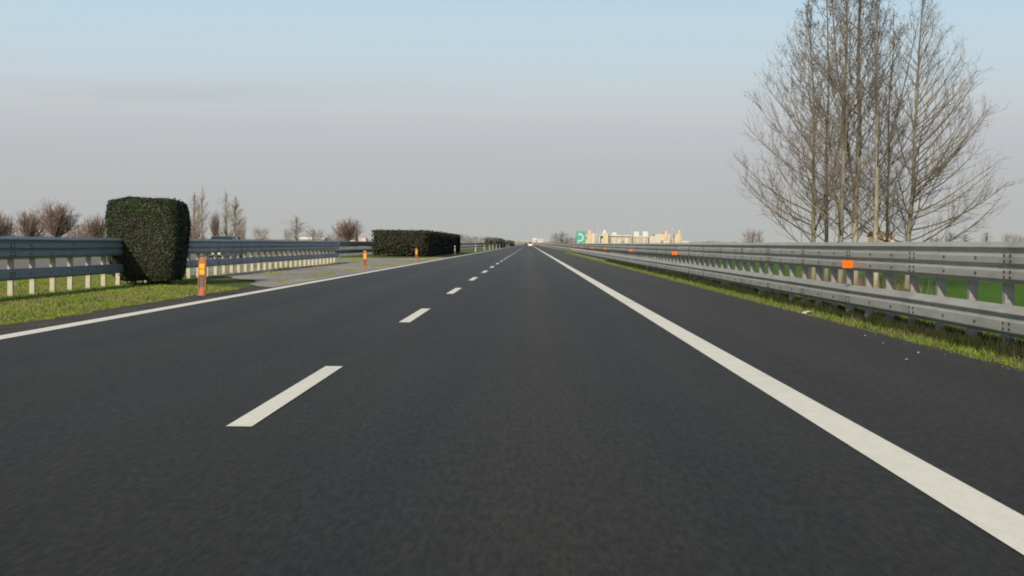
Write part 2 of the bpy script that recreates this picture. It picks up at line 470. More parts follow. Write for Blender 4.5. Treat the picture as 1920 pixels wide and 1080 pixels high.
tag(mb.build('grass', M['grass']), 'yellowish green grass of the central reservation around the clipped hedge', 'grass', kind='stuff')

mb = MB()
for _ in range(46):
    cx = random.uniform(-16, -9.5); cy = random.uniform(50, 108); r = random.uniform(0.3, 1.3)
    for _ in range(int(120*r)):
        a = random.uniform(0, 6.28); q = r*math.sqrt(random.random())
        blades(mb, cx+q*math.cos(a)*0.6, cy+q*math.sin(a)*2.2, -0.012, random.uniform(0.03, 0.09), 0.014)
for _ in range(60):
    cx = -7.1 - abs(random.gauss(0, 0.25)); cy = random.uniform(40, 116); r = random.uniform(0.15, 0.5)
    for _ in range(60):
        a = random.uniform(0, 6.28); q = r*math.sqrt(random.random())
        blades(mb, cx+q*math.cos(a)*0.5, cy+q*math.sin(a)*2.0, -0.012, random.uniform(0.02, 0.06), 0.010)
tag(mb.build('weeds', M['grass']), 'scattered grass tufts growing through the gravel crossover', 'weeds', kind='stuff')

mb = MB()
for _ in range(9000):
    y = 9 + 80*random.random()**1.8
    if random.random() < 0.45: x, z0 = random.uniform(4.60, 5.3), -0.015
    else: x, z0 = -7.0 - abs(random.gauss(0, 1.3)), -0.02
    if x < -6 and lerp_pts(near, min(max((-6.42-x)/10.2, 0), 1))[1]-0.8 < y: continue
    if noise.noise((x*1.5, y*0.6, 4)) < 0.0: continue
    a = random.uniform(0, 6.28); L = random.uniform(0.04, 0.13); w = 0.003+y*0.0001; up = random.uniform(0.0, 0.05)
    dx, dy = math.cos(a), math.sin(a)
    mb.tri((x-dy*w, y+dx*w, z0+0.02), (x+dy*w, y-dx*w, z0+0.02), (x+dx*L, y+dy*L, z0+0.03+up))
tag(mb.build('straw', M['straw']), 'dry straw and dead stalks lying in the roadside grass', 'straw', kind='stuff')

# dead weeds at the foot of the big trees
mb = MB()
for i in range(900):
    y = random.gauss(42, 2.6); x = random.gauss(9.1, 0.8)
    if x < 7.0: continue
    h = random.uniform(0.15, 0.6)
    lx, ly = random.gauss(0, .18)*h, random.gauss(0, .18)*h
    a = random.uniform(0, PI); w = 0.006
    mb.tri((x-w*math.cos(a), y-w*math.sin(a), -0.06), (x+w*math.cos(a), y+w*math.sin(a), -0.06), (x+lx, y+ly, h))
tag(mb.build('dead_weeds', M['deadweed']), 'dry brown weeds at the foot of the bare trees behind the guardrail', 'weeds', kind='stuff')

# ------------------------------------------------------------------ guardrails
UP = [(-0.095,1.212),(-0.082,1.221),(-0.068,1.220),(0.0,1.165),(0.0,1.158),(-0.050,1.108),(-0.050,1.098),(-0.012,1.070),(0.0,1.055),
      (0.0,0.985),(-0.010,0.972),(-0.050,0.945),(-0.050,0.935),(-0.012,0.912),(0.0,0.897),(0.0,0.815),(-0.010,0.800),(-0.050,0.772),(-0.052,0.762)]
LO = [(-0.098,0.524),(-0.085,0.526),(-0.006,0.455),(0.0,0.447),(0.0,0.440),(-0.060,0.402),(-0.060,0.392),(-0.010,0.368),(0.0,0.352),
      (0.0,0.245),(-0.010,0.228),(-0.048,0.196),(-0.050,0.186)]
LO2 = [(-0.070,0.545),(-0.055,0.547),(-0.006,0.505),(0.0,0.495),(0.0,0.360),(-0.010,0.345),(-0.050,0.318),(-0.052,0.308)]
def beam(profile, line, side, name, mats, parent, zoff=0.0, panel=4.0, bolts=60, ythick=True, drop_end=False):
    """corrugated beam made of overlapping panels along line [(x,y),...]; side=-1 faces -X"""
    mb = MB()
    (xa, ya), (xb, yb) = line
    L = math.hypot(xb-xa, yb-ya); k = max(1, int(round(L/panel)))
    for i in range(k):
        t0, t1 = i/k, min(1.0, (i+1)/k + 0.3/L)
        o0, o1 = 0.0, 0.006
        wob = 0.012*noise.noise((i*1.7, xa, 0)); wob2 = 0.012*noise.noise(((i+1)*1.7, xa, 0))
        r0 = []; r1 = []
        for px, pz in profile:
            wd = 0.018*noise.noise((i*2.3, 5, xa)) if ythick else 0
            wd2 = 0.018*noise.noise(((i+1)*2.3, 5, xa)) if ythick else 0
            # a panel's start slides under the end of the one before it
            r0.append((xa+(xb-xa)*t0 + side*px + wd, ya+(yb-ya)*t0, pz+zoff+wob))
            r1.append((xa+(xb-xa)*t1 + side*px + wd2 + side*o1, ya+(yb-ya)*t1, pz+zoff+wob2))
        n = len(mb.v); q = len(profile)
        mb.v += r0 + r1
        for j in range(q-1):
            mb.f.append((n+j, n+j+1, n+q+j+1, n+q+j)); mb.m.append(0)
        # bolts at the splices, near ones only
        yy = ya+(yb-ya)*t1
        if yy < bolts:
            rows = [z for z in ((1.07+0.985)/2+0.01, 0.86) if profile is UP] or [0.30 if profile is LO else 0.43]
            for z in rows:
                for dy in (-0.33, -0.13, 0.9, 2.2):
                    for dz in ((0.03,-0.03) if dy < 0 else (0.0,)):
                        c = (side*0.004 + (xa+xb)/2 + side*o1, yy+dy, z+zoff+dz)
                        r = 0.017
                        ring = [(c[0]+side*0.010, c[1]+math.cos(a*PI/3)*r, c[2]+math.sin(a*PI/3)*r) for a in range(6)]
                        ring0 = [(c[0]-side*0.004, p[1], p[2]) for p in ring]
                        m0 = len(mb.v); mb.v += ring+ring0
                        mb.f.append(tuple(m0+a for a in range(6))); mb.m.append(1)
                        for a in range(6):
                            mb.f.append((m0+a, m0+(a+1)%6, m0+6+(a+1)%6, m0+6+a)); mb.m.append(1)
    # rounded end wing at the near-road end of the barrier
    return mb.build(name, mats, parent)

def post_mb(side, rear=False):
    """C-section post with spacer arms towards the beam; origin on its foot"""
    mb = MB()
    w, d, t = 0.085, 0.11, 0.012
    mb.box(-d/2, d/2, -w/2, -w/2+t, -0.1, 1.13)             # web facing traffic
    mb.box(-d/2, -d/2+t, -w/2+t, w/2, -0.1, 1.13)
    mb.box(d/2-t, d/2, -w/2+t, w/2, -0.1, 1.13)
    a, c = (side*0.065, side*0.115)
    x0, x1 = min(a, c), max(a, c)
    mb.box(x0, x1, -0.045, 0.045, 0.83, 1.10)
    mb.box(x0, x1, -0.045, 0.045, *((0.36, 0.50) if rear else (0.25, 0.44)))
    return mb

def guardrail(label, x, y0, y1, side, steel, zoff=0.0, x1=None, pitch=1.333, bolts=60, posts=True, group=None, reflectors=(), cat='guardrail', lower=True, pm='post', rear=False):
    x1 = x if x1 is None else x1
    root = empty('guardrail', (0, 0, 0))
    tag(root, label, cat, group)
    beam(UP, ((x,y0),(x1,y1)), side, 'upper_beam', [steel, M['bolt']], root, zoff, bolts=bolts)
    if lower: beam(LO2 if rear else LO, ((x,y0),(x1,y1)), side, 'lower_beam', [steel, M['bolt']], root, zoff, bolts=bolts)
    if rear:
        beam(UP, ((x-side*0.31,y0),(x1-side*0.31,y1)), -side, 'rear_beam', [steel, M['bolt']], root, zoff-0.01, bolts=0)
    first = None; n = 0; extra = MB(); y = y0+0.4
    while y < y1-0.2:
        px = x+(x1-x)*(y-y0)/(y1-y0) - side*0.155
        if n < 100:
            if first is None:
                p = first = post_mb(side, rear).build('post', M[pm], root)
            else:
                p = first.copy(); col.objects.link(p); p.parent = root
            p.location = (px + random.uniform(-.01,.01), y + random.uniform(-.015,.015), -0.04+random.uniform(-.015,.01))
            p.rotation_euler = (random.uniform(-.012,.012), random.uniform(-.008,.008), random.uniform(-.04,.04))
        else:
            extra.box(px-0.065, px+0.065, y-0.05, y+0.05, -0.1, 1.1)
        n += 1; y += pitch
    if extra.v:
        o = extra.build('posts', M[pm], root); o['kind'] = 'stuff'
    f0 = None
    for ry in reflectors:
        if f0 is None:
            mb = MB()
            mb.bbox(-0.012, 0.012, -0.092, 0.092, -0.062, 0.062, 0.006)
            f0 = mb.build('reflector', M['reflector'], root); o = f0
        else:
            o = f0.copy(); col.objects.link(o); o.parent = root
        o.location = (x + side*0.095, ry, 0.868)
        o.rotation_euler = (0, 0, side*1.25)
    return root

# right hand barrier starts with a rounded end cap about 186 m ahead
gr = guardrail('long grey steel guardrail with orange reflectors along the hard shoulder', 5.2, 4.0, 186, -1, M['steel'],
               reflectors=(23.5, 51.4, 73.6, 98.5, 119, 142, 166), pm='post_grey')
mb = MB()
for prof in (UP, LO):
    mb = MB()
    zc = (prof[0][1]+prof[-1][1])/2; hh = (prof[0][1]-prof[-1][1])/2
    ring = []
    for k in range(9):
        a = -PI/2 + PI*k/8
        ring.append((5.2+0.16-0.16*math.cos(k*PI/8)*1.0, 186+0.30*math.sin(k*PI/8)))
    for k in range(8):
        (xa, ya), (xb, yb) = ring[k], ring[k+1]
        mb.quad((xa,ya,zc-hh),(xb,yb,zc-hh),(xb,yb,zc+hh),(xa,ya,zc+hh))
    mb.build('end_cap', M['steel'], gr)
guardrail('far grey steel guardrail set further back, beyond the green direction sign', 6.28, 196, 900, -1, M['steel_far'], bolts=0,
          pitch=4.0)
gl = guardrail('bluish steel guardrail nearer the road in the central reservation, passing the clipped bush', -10.65, 14.0, 82, 1, M['steel_shaded'], zoff=-0.012, rear=True)
# folded down end wing
mb = MB()
for prof in (UP, LO2):
    mb = MB()
    zc = (prof[0][1]+prof[-1][1])/2-0.012; hh = (prof[0][1]-prof[-1][1])/2
    ring = [(-10.65-0.155+0.155*math.cos(k*PI/8), 82+0.34*math.sin(k*PI/8)) for k in range(9)]
    for k in range(8):
        (xa, ya), (xb, yb) = ring[k], ring[k+1]
        mb.quad((xa,ya,zc-hh),(xb,yb,zc-hh),(xb,yb,zc+hh),(xa,ya,zc+hh))
    mb.build('end_cap', M['steel_shaded'], gl)
guardrail('low dark steel barrier across the gap before the long hedge', -15.3, 108, 185, 1, M['steel_shaded'], zoff=0.02, bolts=0, pitch=1.6, pm='post_dark')
guardrail('distant dull steel guardrail behind the grass beyond the long hedge', -12.8, 190, 760, 1, M['steel_haze'], bolts=0, pitch=4.0, pm='post_dark')

# ------------------------------------------------------------------ delineators
def make_delineator():
    root = empty('marker_post', (0, 0, 0))
    mb = MB()  # slightly tapered flexible post, flat oval section
    rings = []
    for z, w, d in ((0.13,.058,.03),(0.30,.060,.032),(0.45,.066,.034),(0.70,.070,.036)):
        rings.append([(math.copysign(abs(math.cos(a))**0.6, math.cos(a))*w, math.copysign(abs(math.sin(a))**0.6, math.sin(a))*d, z) for a in [2*PI*k/14 for k in range(14)]])
    n = 0
    for r in rings: mb.v += r
    for i in range(3):
        for j in range(14):
            mb.f.append((i*14+j, i*14+(j+1)%14, (i+1)*14+(j+1)%14, (i+1)*14+j)); mb.m.append(0)
    mb.build('body', M['del_grey'], root, smooth=True)
    for s in (-1, 1):
        mb = MB(); mb.box(s*0.074-0.010, s*0.074+0.010, -0.036, 0.036, 0.10, 0.72)
        mb.build('side_rib', M['del_orange'], root)
    mb = MB(); rings = []
    for z, w, d in ((0.69,.084,.045),(0.74,.082,.045),(0.79,.074,.040),(0.815,.055,.030)):
        rings.append([(math.cos(2*PI*k/14)*w, math.sin(2*PI*k/14)*d, z) for k in range(14)])
    for r in rings: mb.v += r
    for i in range(3):
        for j in range(14):
            mb.f.append((i*14+j, i*14+(j+1)%14, (i+1)*14+(j+1)%14, (i+1)*14+j)); mb.m.append(0)
    mb.f.append(tuple(42+j for j in range(14))); mb.m.append(0)
    mb.f.append(tuple(13-j for j in range(14))); mb.m.append(0)
    mb.build('cap', M['del_orange'], root, smooth=False)
    fr = MB(); fr.bbox(-0.070, 0.070, -0.050, -0.034, 0.42, 0.70, 0.006)
    fr.build('reflector_frame', M['del_orange'], root)
    for z in (0.45, 0.575):
        mb = MB(); mb.bbox(-0.058, 0.058, -0.060, -0.050, z, z+0.105, 0.005)
        mb.build('reflector', M['amber'], root)
    mb = MB(); rings = []
    for z, w, d in ((-0.03,.10,.075),(0.02,.095,.07),(0.05,.078,.05),(0.15,.074,.045),(0.17,.062,.036)):
        rings.append([(math.cos(2*PI*k/14)*w, math.sin(2*PI*k/14)*d, z) for k in range(14)])
    for r in rings: mb.v += r
    for i in range(4):
        for j in range(14):
            mb.f.append((i*14+j, i*14+(j+1)%14, (i+1)*14+(j+1)%14, (i+1)*14+j)); mb.m.append(0)
    mb.f.append(tuple(56+j for j in range(14))); mb.m.append(0)
    mb.build('foot', M['reflector_foot'], root)
    return root
M['reflector_foot'] = simple('marker_foot', (0.42, 0.13, 0.07), (0.32, 0.11, 0.06), 14, 0.55)
dl = make_delineator()
spots = ((-7.03, 31.4, 'orange marker post with two amber reflectors beside the clipped bush'),
         (-7.12, 63.5, 'orange marker post with two amber reflectors at the gravel crossover'),
         (-7.18, 93.4, 'orange marker post with two amber reflectors in front of the long hedge'))
for i, (x, y, lb) in enumerate(spots):
    o = dl if i == 0 else copy_tree(dl)
    o.location = (x, y, -0.02); o.rotation_euler = (0.01*i, 0.02-0.015*i, 0.05*i)
    tag(o, lb, 'marker post', 'orange marker posts along the central reservation')

def make_white_post():
    root = empty('delineator_post', (0, 0, 0))
    mb = MB()
    mb.tube([(0,0,-0.05),(0,0,0.62)], [0.06,0.055], 8)
    mb.build('body', M['white_plastic'], root)
    mb = MB(); mb.tube([(0,0,0.62),(0,0,0.76)], [0.057,0.055], 8)
    mb.build('band', M['del_band'], root)
    mb = MB(); mb.tube([(0,0,0.76),(0,0,0.88),(0,0.01,0.90)], [0.055,0.053,0.02], 8, cap=True)
    mb.build('cap', M['white_plastic'], root)
    return root
M['del_band'] = simple('post_band', (0.14,0.14,0.13), None, 10, 0.6)
M['del_grey2'] = M['del_band']
wp = make_white_post()
wlabels = ['grey white post at the far end of the long hedge', 'first white post on the grass beyond the long hedge',
           'second white post on the grass beyond the long hedge', 'white post just before the low distant hedge',
           'white post at the near end of the low distant hedge']
for i, (x, y) in enumerate(((-7.5,148),(-7.3,200),(-7.4,242),(-7.4,275),(-7.4,299),(-7.4,333),(-7.4,368),(-7.4,413),(-7.4,469),(-7.4,540))):
    o = wp if i == 0 else copy_tree(wp)
    o.location = (x, y, 0)
    if i < 5:
        tag(o, wlabels[i], 'marker post', 'white marker posts along the central reservation')
    else:
        tag(o, 'tiny white post in the row in front of the low distant hedge', 'marker post', 'white posts before the distant hedge')
o = copy_tree(wp); o.location = (-16.35, 86, -0.02)
tag(o, 'pale post seen through the rails on the far side of the central reservation', 'marker post')
for ch in o.children:
    if ch.name.startswith('cap'):
        ch.data = ch.data.copy(); ch.data.materials[0] = M['reflector']

# ------------------------------------------------------------------ hedges
def hedge_radius(nx, ny, nz, p=5.0):
    return (abs(nx)**p+abs(ny)**p+abs(nz)**p)**(-1.0/p)

def hedge(name_label, c, size, leaf, n, mat, zbase, taper=0.12, group=None, stems=True, faces=('f','r','l','t'), lump=0.06, seed=1, rz=0.0, gapbase=0.0, power=7.0):
    rnd = random.Random(seed)
    root = empty('hedge', (c[0], c[1], 0), rz)
    tag(root, name_label, 'hedge', group)
    hx, hy, hz = size[0]/2, size[1]/2, size[2]/2
    cz = zbase+hz
    def surf(d, shrink=1.0):
        r = hedge_radius(d.x, d.y, d.z, power)
        p = Vector((d.x*r*hx, d.y*r*hy, d.z*r*hz))
        f = (p.z/hz+1)/2
        tp = 1 - taper*max(0, 1-f*2.2)**1.5
        nn = noise.noise((p.x*1.3+c[0], p.y*1.3, p.z*1.3))*lump + noise.noise((p.x*4, p.y*4+c[1], p.z*4))*lump*0.4
        q = Vector((p.x*tp, p.y*tp, p.z))
        L = q.length
        q = q*(1+nn/max(L,0.2)) * 1.0
        q = Vector((q.x*shrink, q.y*shrink, q.z*shrink))
        q.z += cz
        return q
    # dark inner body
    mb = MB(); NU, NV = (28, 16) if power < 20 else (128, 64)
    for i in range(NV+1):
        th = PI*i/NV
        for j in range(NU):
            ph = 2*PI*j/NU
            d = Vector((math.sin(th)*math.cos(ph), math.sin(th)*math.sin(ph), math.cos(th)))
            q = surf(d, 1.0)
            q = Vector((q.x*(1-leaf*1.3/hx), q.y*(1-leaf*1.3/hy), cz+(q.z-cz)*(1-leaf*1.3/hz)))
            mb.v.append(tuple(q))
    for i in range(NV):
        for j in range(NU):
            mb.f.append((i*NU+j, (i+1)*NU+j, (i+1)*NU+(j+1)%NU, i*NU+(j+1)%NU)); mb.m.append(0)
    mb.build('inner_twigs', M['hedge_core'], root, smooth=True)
    mb = MB()
    areas = {'f': size[0]*size[2], 'r': size[1]*size[2], 'l': size[1]*size[2]*0.5, 't': size[0]*size[1]*0.7, 'b': size[0]*size[2]*0.4}
    use = list(faces); ws = [areas[k] for k in use]
    for _ in range(n):
        k = rnd.choices(use, ws)[0]
        u, v = rnd.uniform(-1,1), rnd.uniform(-1,1)
        if k == 'f': d = Vector((u,-1,v))
        elif k == 'b': d = Vector((u,1,v))
        elif k == 'r': d = Vector((1,u,v))
        elif k == 'l': d = Vector((-1,u,v))
        else: d = Vector((u,v,1))
        nrm = Vector((d.x**5, d.y**5, d.z**5)).normalized()
        q = surf(d.normalized())
        if gapbase and q.z < zbase+gapbase and rnd.random() < 0.55: continue
        q += nrm*rnd.uniform(-1.6, 0.6)*leaf
        if rnd.random() < 0.015: q += nrm*leaf*1.2
        nd = (nrm + Vector((rnd.gauss(0,.55), rnd.gauss(0,.55), rnd.gauss(0.25,.55)))).normalized()
        a = nd.orthogonal().normalized(); bb = nd.cross(a)
        an = rnd.uniform(0, 2*PI); a, bb = a*math.cos(an)+bb*math.sin(an), bb*math.cos(an)-a*math.sin(an)
        s = leaf*rnd.uniform(0.6,1.2)
        p1 = q-a*s; p2 = q+bb*s*0.45; p3 = q+a*s; p4 = q-bb*s*0.45
        mb.quad(tuple(p1),tuple(p2),tuple(p3),tuple(p4))
    mb.build('foliage', mat, root)
    if stems:
        for i in range(stems):
            mb = MB()
            x = rnd.uniform(-hx*0.75, hx*0.75); y = rnd.uniform(-hy*0.8, hy*0.6)
            mb.tube([(x*0.8, y*0.8, -0.05),(x*0.85+rnd.gauss(0,.04), y*0.85, zbase*0.6+0.2),(x+rnd.gauss(0,.1), y, zbase+0.6)], [0.03,0.025,0.015], 5)
            mb.build('stem', M['hedge_stem'], root)
    return root
hedge('dark green clipped box shaped bush swallowing the guardrail near the first marker post', (-10.2, 39.15), (1.84, 1.8, 2.26), 0.036, 52000, M['hedge'], 0.0, taper=0.16, stems=16, lump=0.08, seed=3, gapbase=0.22, power=9.0)
hedge('long dark clipped hedge on the central reservation after the gravel crossover', (-11.05, 154.0), (4.8, 60.0, 2.14), 0.12, 52000, M['hedge2'], 0.0, power=40.0, taper=0.03, stems=0, lump=0.10, seed=5, rz=0.0, faces=('f','r','t'))
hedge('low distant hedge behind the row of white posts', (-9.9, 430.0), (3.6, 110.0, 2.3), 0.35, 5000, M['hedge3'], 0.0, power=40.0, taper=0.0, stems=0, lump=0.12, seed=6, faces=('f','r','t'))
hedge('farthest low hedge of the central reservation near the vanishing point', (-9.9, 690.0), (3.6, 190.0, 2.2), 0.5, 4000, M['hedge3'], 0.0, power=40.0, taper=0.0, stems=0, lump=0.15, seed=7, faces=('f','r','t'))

# ------------------------------------------------------------------ bare trees
def bent(p, d, L, seg, up, wander, rnd):
    """a shoot that starts along d and bends upward"""
    pts = [p.copy()]; d = d.normalized()
    for i in range(seg):
        d = (d + Vector((rnd.gauss(0,wander), rnd.gauss(0,wander), rnd.gauss(0,wander)+up/seg))).normalized()
        p = p + d*(L/seg); pts.append(p.copy())
    return pts, d

def bare_tree(name, label, loc, H, r0, barkm, twigm, seed, lean=(0,0), reach=2.4, z_first=0.9, nprim=46, bias=None,
              leaves=0, prof=None, group=None, twigs=5, co=0, el0=(6, 28), elf=42, up=(0.5, 0.35)):
    rnd = random.Random(seed)
    root = empty(name, loc)
    tag(root, label, 'tree', group)
    # trunk
    tp = []; K = 14
    for i in range(K+1):
        t = i/K
        tp.append(Vector((lean[0]*H*t**1.3 + 0.06*noise.noise((seed, t*4, 0))*min(1,t*4)*1.6, lean[1]*H*t**1.3 + 0.06*noise.noise((seed, t*4, 7))*min(1,t*4)*1.6, H*t-0.08)))
    tr = [r0*(1.25 if i == 0 else 1.0)*(1-0.93*(i/K)**0.85) + 0.004 for i in range(K+1)]
    mb = MB(); mb.tube([tuple(p) for p in tp], tr, 9)
    mb.build('trunk', barkm, root, smooth=True)
    cb = MB(); lb = MB()
    def at(z):
        k = min(max((z+0.08)/H*K, 0), K-1e-4); i = int(k); u = k-i
        return tp[i].lerp(tp[i+1], u), tr[i]*(1-u)+tr[i+1]*u
    def leaf(p):
        s = rnd.uniform(0.018, 0.042)
        a = Vector((rnd.gauss(0,1), rnd.gauss(0,1), rnd.gauss(0,1))).normalized(); c = a.orthogonal().normalized()
        lb.quad(tuple(p-a*s), tuple(p+c*s*0.6), tuple(p+a*s), tuple(p-c*s*0.6))
    az = rnd.uniform(0, 2*PI)
    for i in range(nprim+co):
        t = (i+rnd.random()*0.8)/nprim
        z = z_first + (H*0.97-z_first)*t**1.08
        az += 2.39996 + rnd.gauss(0, 0.3)
        a = az
        if bias and rnd.random() < bias[1]:
            a = bias[0] + rnd.gauss(0, 0.75)
        f = (z/H)
        limb = i >= nprim
        if limb:
            z = rnd.uniform(0.5, 0.32*H); f = z/H
        Lr = (prof(f) if prof else (1-f)**0.78*(0.75+0.62*math.sin(min(1,f*2.2)*PI/2)))*reach*rnd.uniform(0.72, 1.12)
        Lr = max(Lr, 0.25)
        p, rt = at(z)
        el = math.radians(rnd.uniform(*el0) + elf*f)
        if limb: el = math.radians(rnd.uniform(70, 80)); Lr = (H-z)*rnd.uniform(0.6, 0.85)
        d = Vector((math.cos(a)*math.cos(el), math.sin(a)*math.cos(el), math.sin(el)))
        pts, dd = bent(p, d, Lr, 7, up[0]+up[1]*rnd.random(), 0.045, rnd)
        rb = min(rt*(0.5 if limb else 0.40), 0.006+0.0055*Lr)
        rad = [rb*(1-0.75*k/7)+0.0015 for k in range(8)]
        cb.tube([tuple(q) for q in pts], rad, 4)
        nsec = int(4 + Lr*5.5)
        for j in range(nsec):
            u = rnd.uniform(0.14, 0.98); k = u*7; k0 = min(int(k), 6)
            q = pts[k0].lerp(pts[k0+1], k-k0)
            tang = (pts[k0+1]-pts[k0]).normalized()
            side = tang.cross(Vector((rnd.gauss(0,1), rnd.gauss(0,1), rnd.gauss(0,1)))).normalized()
            sd = (tang*rnd.uniform(0.5,1.0) + side*rnd.uniform(0.5,0.95) + Vector((0,0,0.15)))
            Ls = min(Lr, 2.6)*rnd.uniform(0.16, 0.42)*(1.15-u*0.6) + 0.08
            sp, _ = bent(q, sd, Ls, 4, 0.5, 0.09, rnd)
            rs = max(rad[k0]*0.5, 0.0035)
            cb.tube([tuple(w) for w in sp], [rs, rs*0.8, rs*0.6, rs*0.45, 0.0018], 3)
            for m in range(twigs):
                v = rnd.uniform(0.15, 1.0)*4; v0 = min(int(v), 3)
                w = sp[v0].lerp(sp[v0+1], v-v0)
                sd2 = ((sp[v0+1]-sp[v0]).normalized() + Vector((rnd.gauss(0,.6), rnd.gauss(0,.6), rnd.gauss(0.1,.5))))
                tw, _ = bent(w, sd2, Ls*rnd.uniform(0.2,0.5)+0.04, 2, 0.25, 0.1, rnd)
                cb.tube([tuple(x) for x in tw], [0.0034, 0.0028, 0.0014], 3)
                if leaves and rnd.random() < leaves*max(0.05, (z-2.5)/6.0):
                    leaf(tw[-1])
                    if rnd.random() < .5: leaf(tw[1])
    cb.build('crown', twigm, root)
    if lb.v: lb.build('dead_leaves', M['dead_leaf'], root)
    return root

gtrees = 'bare trees in a clump behind the guardrail'
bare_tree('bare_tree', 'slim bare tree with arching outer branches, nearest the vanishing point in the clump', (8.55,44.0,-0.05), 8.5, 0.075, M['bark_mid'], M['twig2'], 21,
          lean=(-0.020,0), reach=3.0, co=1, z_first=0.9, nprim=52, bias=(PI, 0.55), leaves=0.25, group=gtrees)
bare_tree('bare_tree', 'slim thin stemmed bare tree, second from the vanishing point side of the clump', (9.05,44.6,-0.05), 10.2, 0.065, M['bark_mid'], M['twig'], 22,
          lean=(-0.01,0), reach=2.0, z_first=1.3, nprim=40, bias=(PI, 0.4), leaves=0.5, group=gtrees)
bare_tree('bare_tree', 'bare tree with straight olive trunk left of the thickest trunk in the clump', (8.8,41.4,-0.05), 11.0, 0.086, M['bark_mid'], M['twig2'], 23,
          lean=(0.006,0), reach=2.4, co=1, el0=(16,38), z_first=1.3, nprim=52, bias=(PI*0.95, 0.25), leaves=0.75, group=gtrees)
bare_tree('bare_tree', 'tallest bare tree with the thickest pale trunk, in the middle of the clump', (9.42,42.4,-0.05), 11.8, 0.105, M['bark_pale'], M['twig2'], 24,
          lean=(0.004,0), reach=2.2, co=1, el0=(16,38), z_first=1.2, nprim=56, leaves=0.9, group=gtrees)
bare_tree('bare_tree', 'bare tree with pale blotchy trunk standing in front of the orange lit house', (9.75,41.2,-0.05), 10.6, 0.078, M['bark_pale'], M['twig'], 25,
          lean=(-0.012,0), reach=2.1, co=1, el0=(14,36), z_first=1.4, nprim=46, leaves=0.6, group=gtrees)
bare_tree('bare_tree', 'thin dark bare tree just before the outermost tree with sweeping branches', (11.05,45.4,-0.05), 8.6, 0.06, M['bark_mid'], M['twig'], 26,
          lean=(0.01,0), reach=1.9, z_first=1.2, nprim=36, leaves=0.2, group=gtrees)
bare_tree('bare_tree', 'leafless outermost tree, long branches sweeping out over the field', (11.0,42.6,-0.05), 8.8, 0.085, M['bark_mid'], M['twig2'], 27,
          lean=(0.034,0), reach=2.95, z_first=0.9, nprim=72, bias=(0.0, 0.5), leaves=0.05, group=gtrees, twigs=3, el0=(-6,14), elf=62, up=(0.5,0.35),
          prof=lambda f: (1-f)**0.95*(0.80+0.85*math.sin(min(1,f*2.5)*PI/2)))

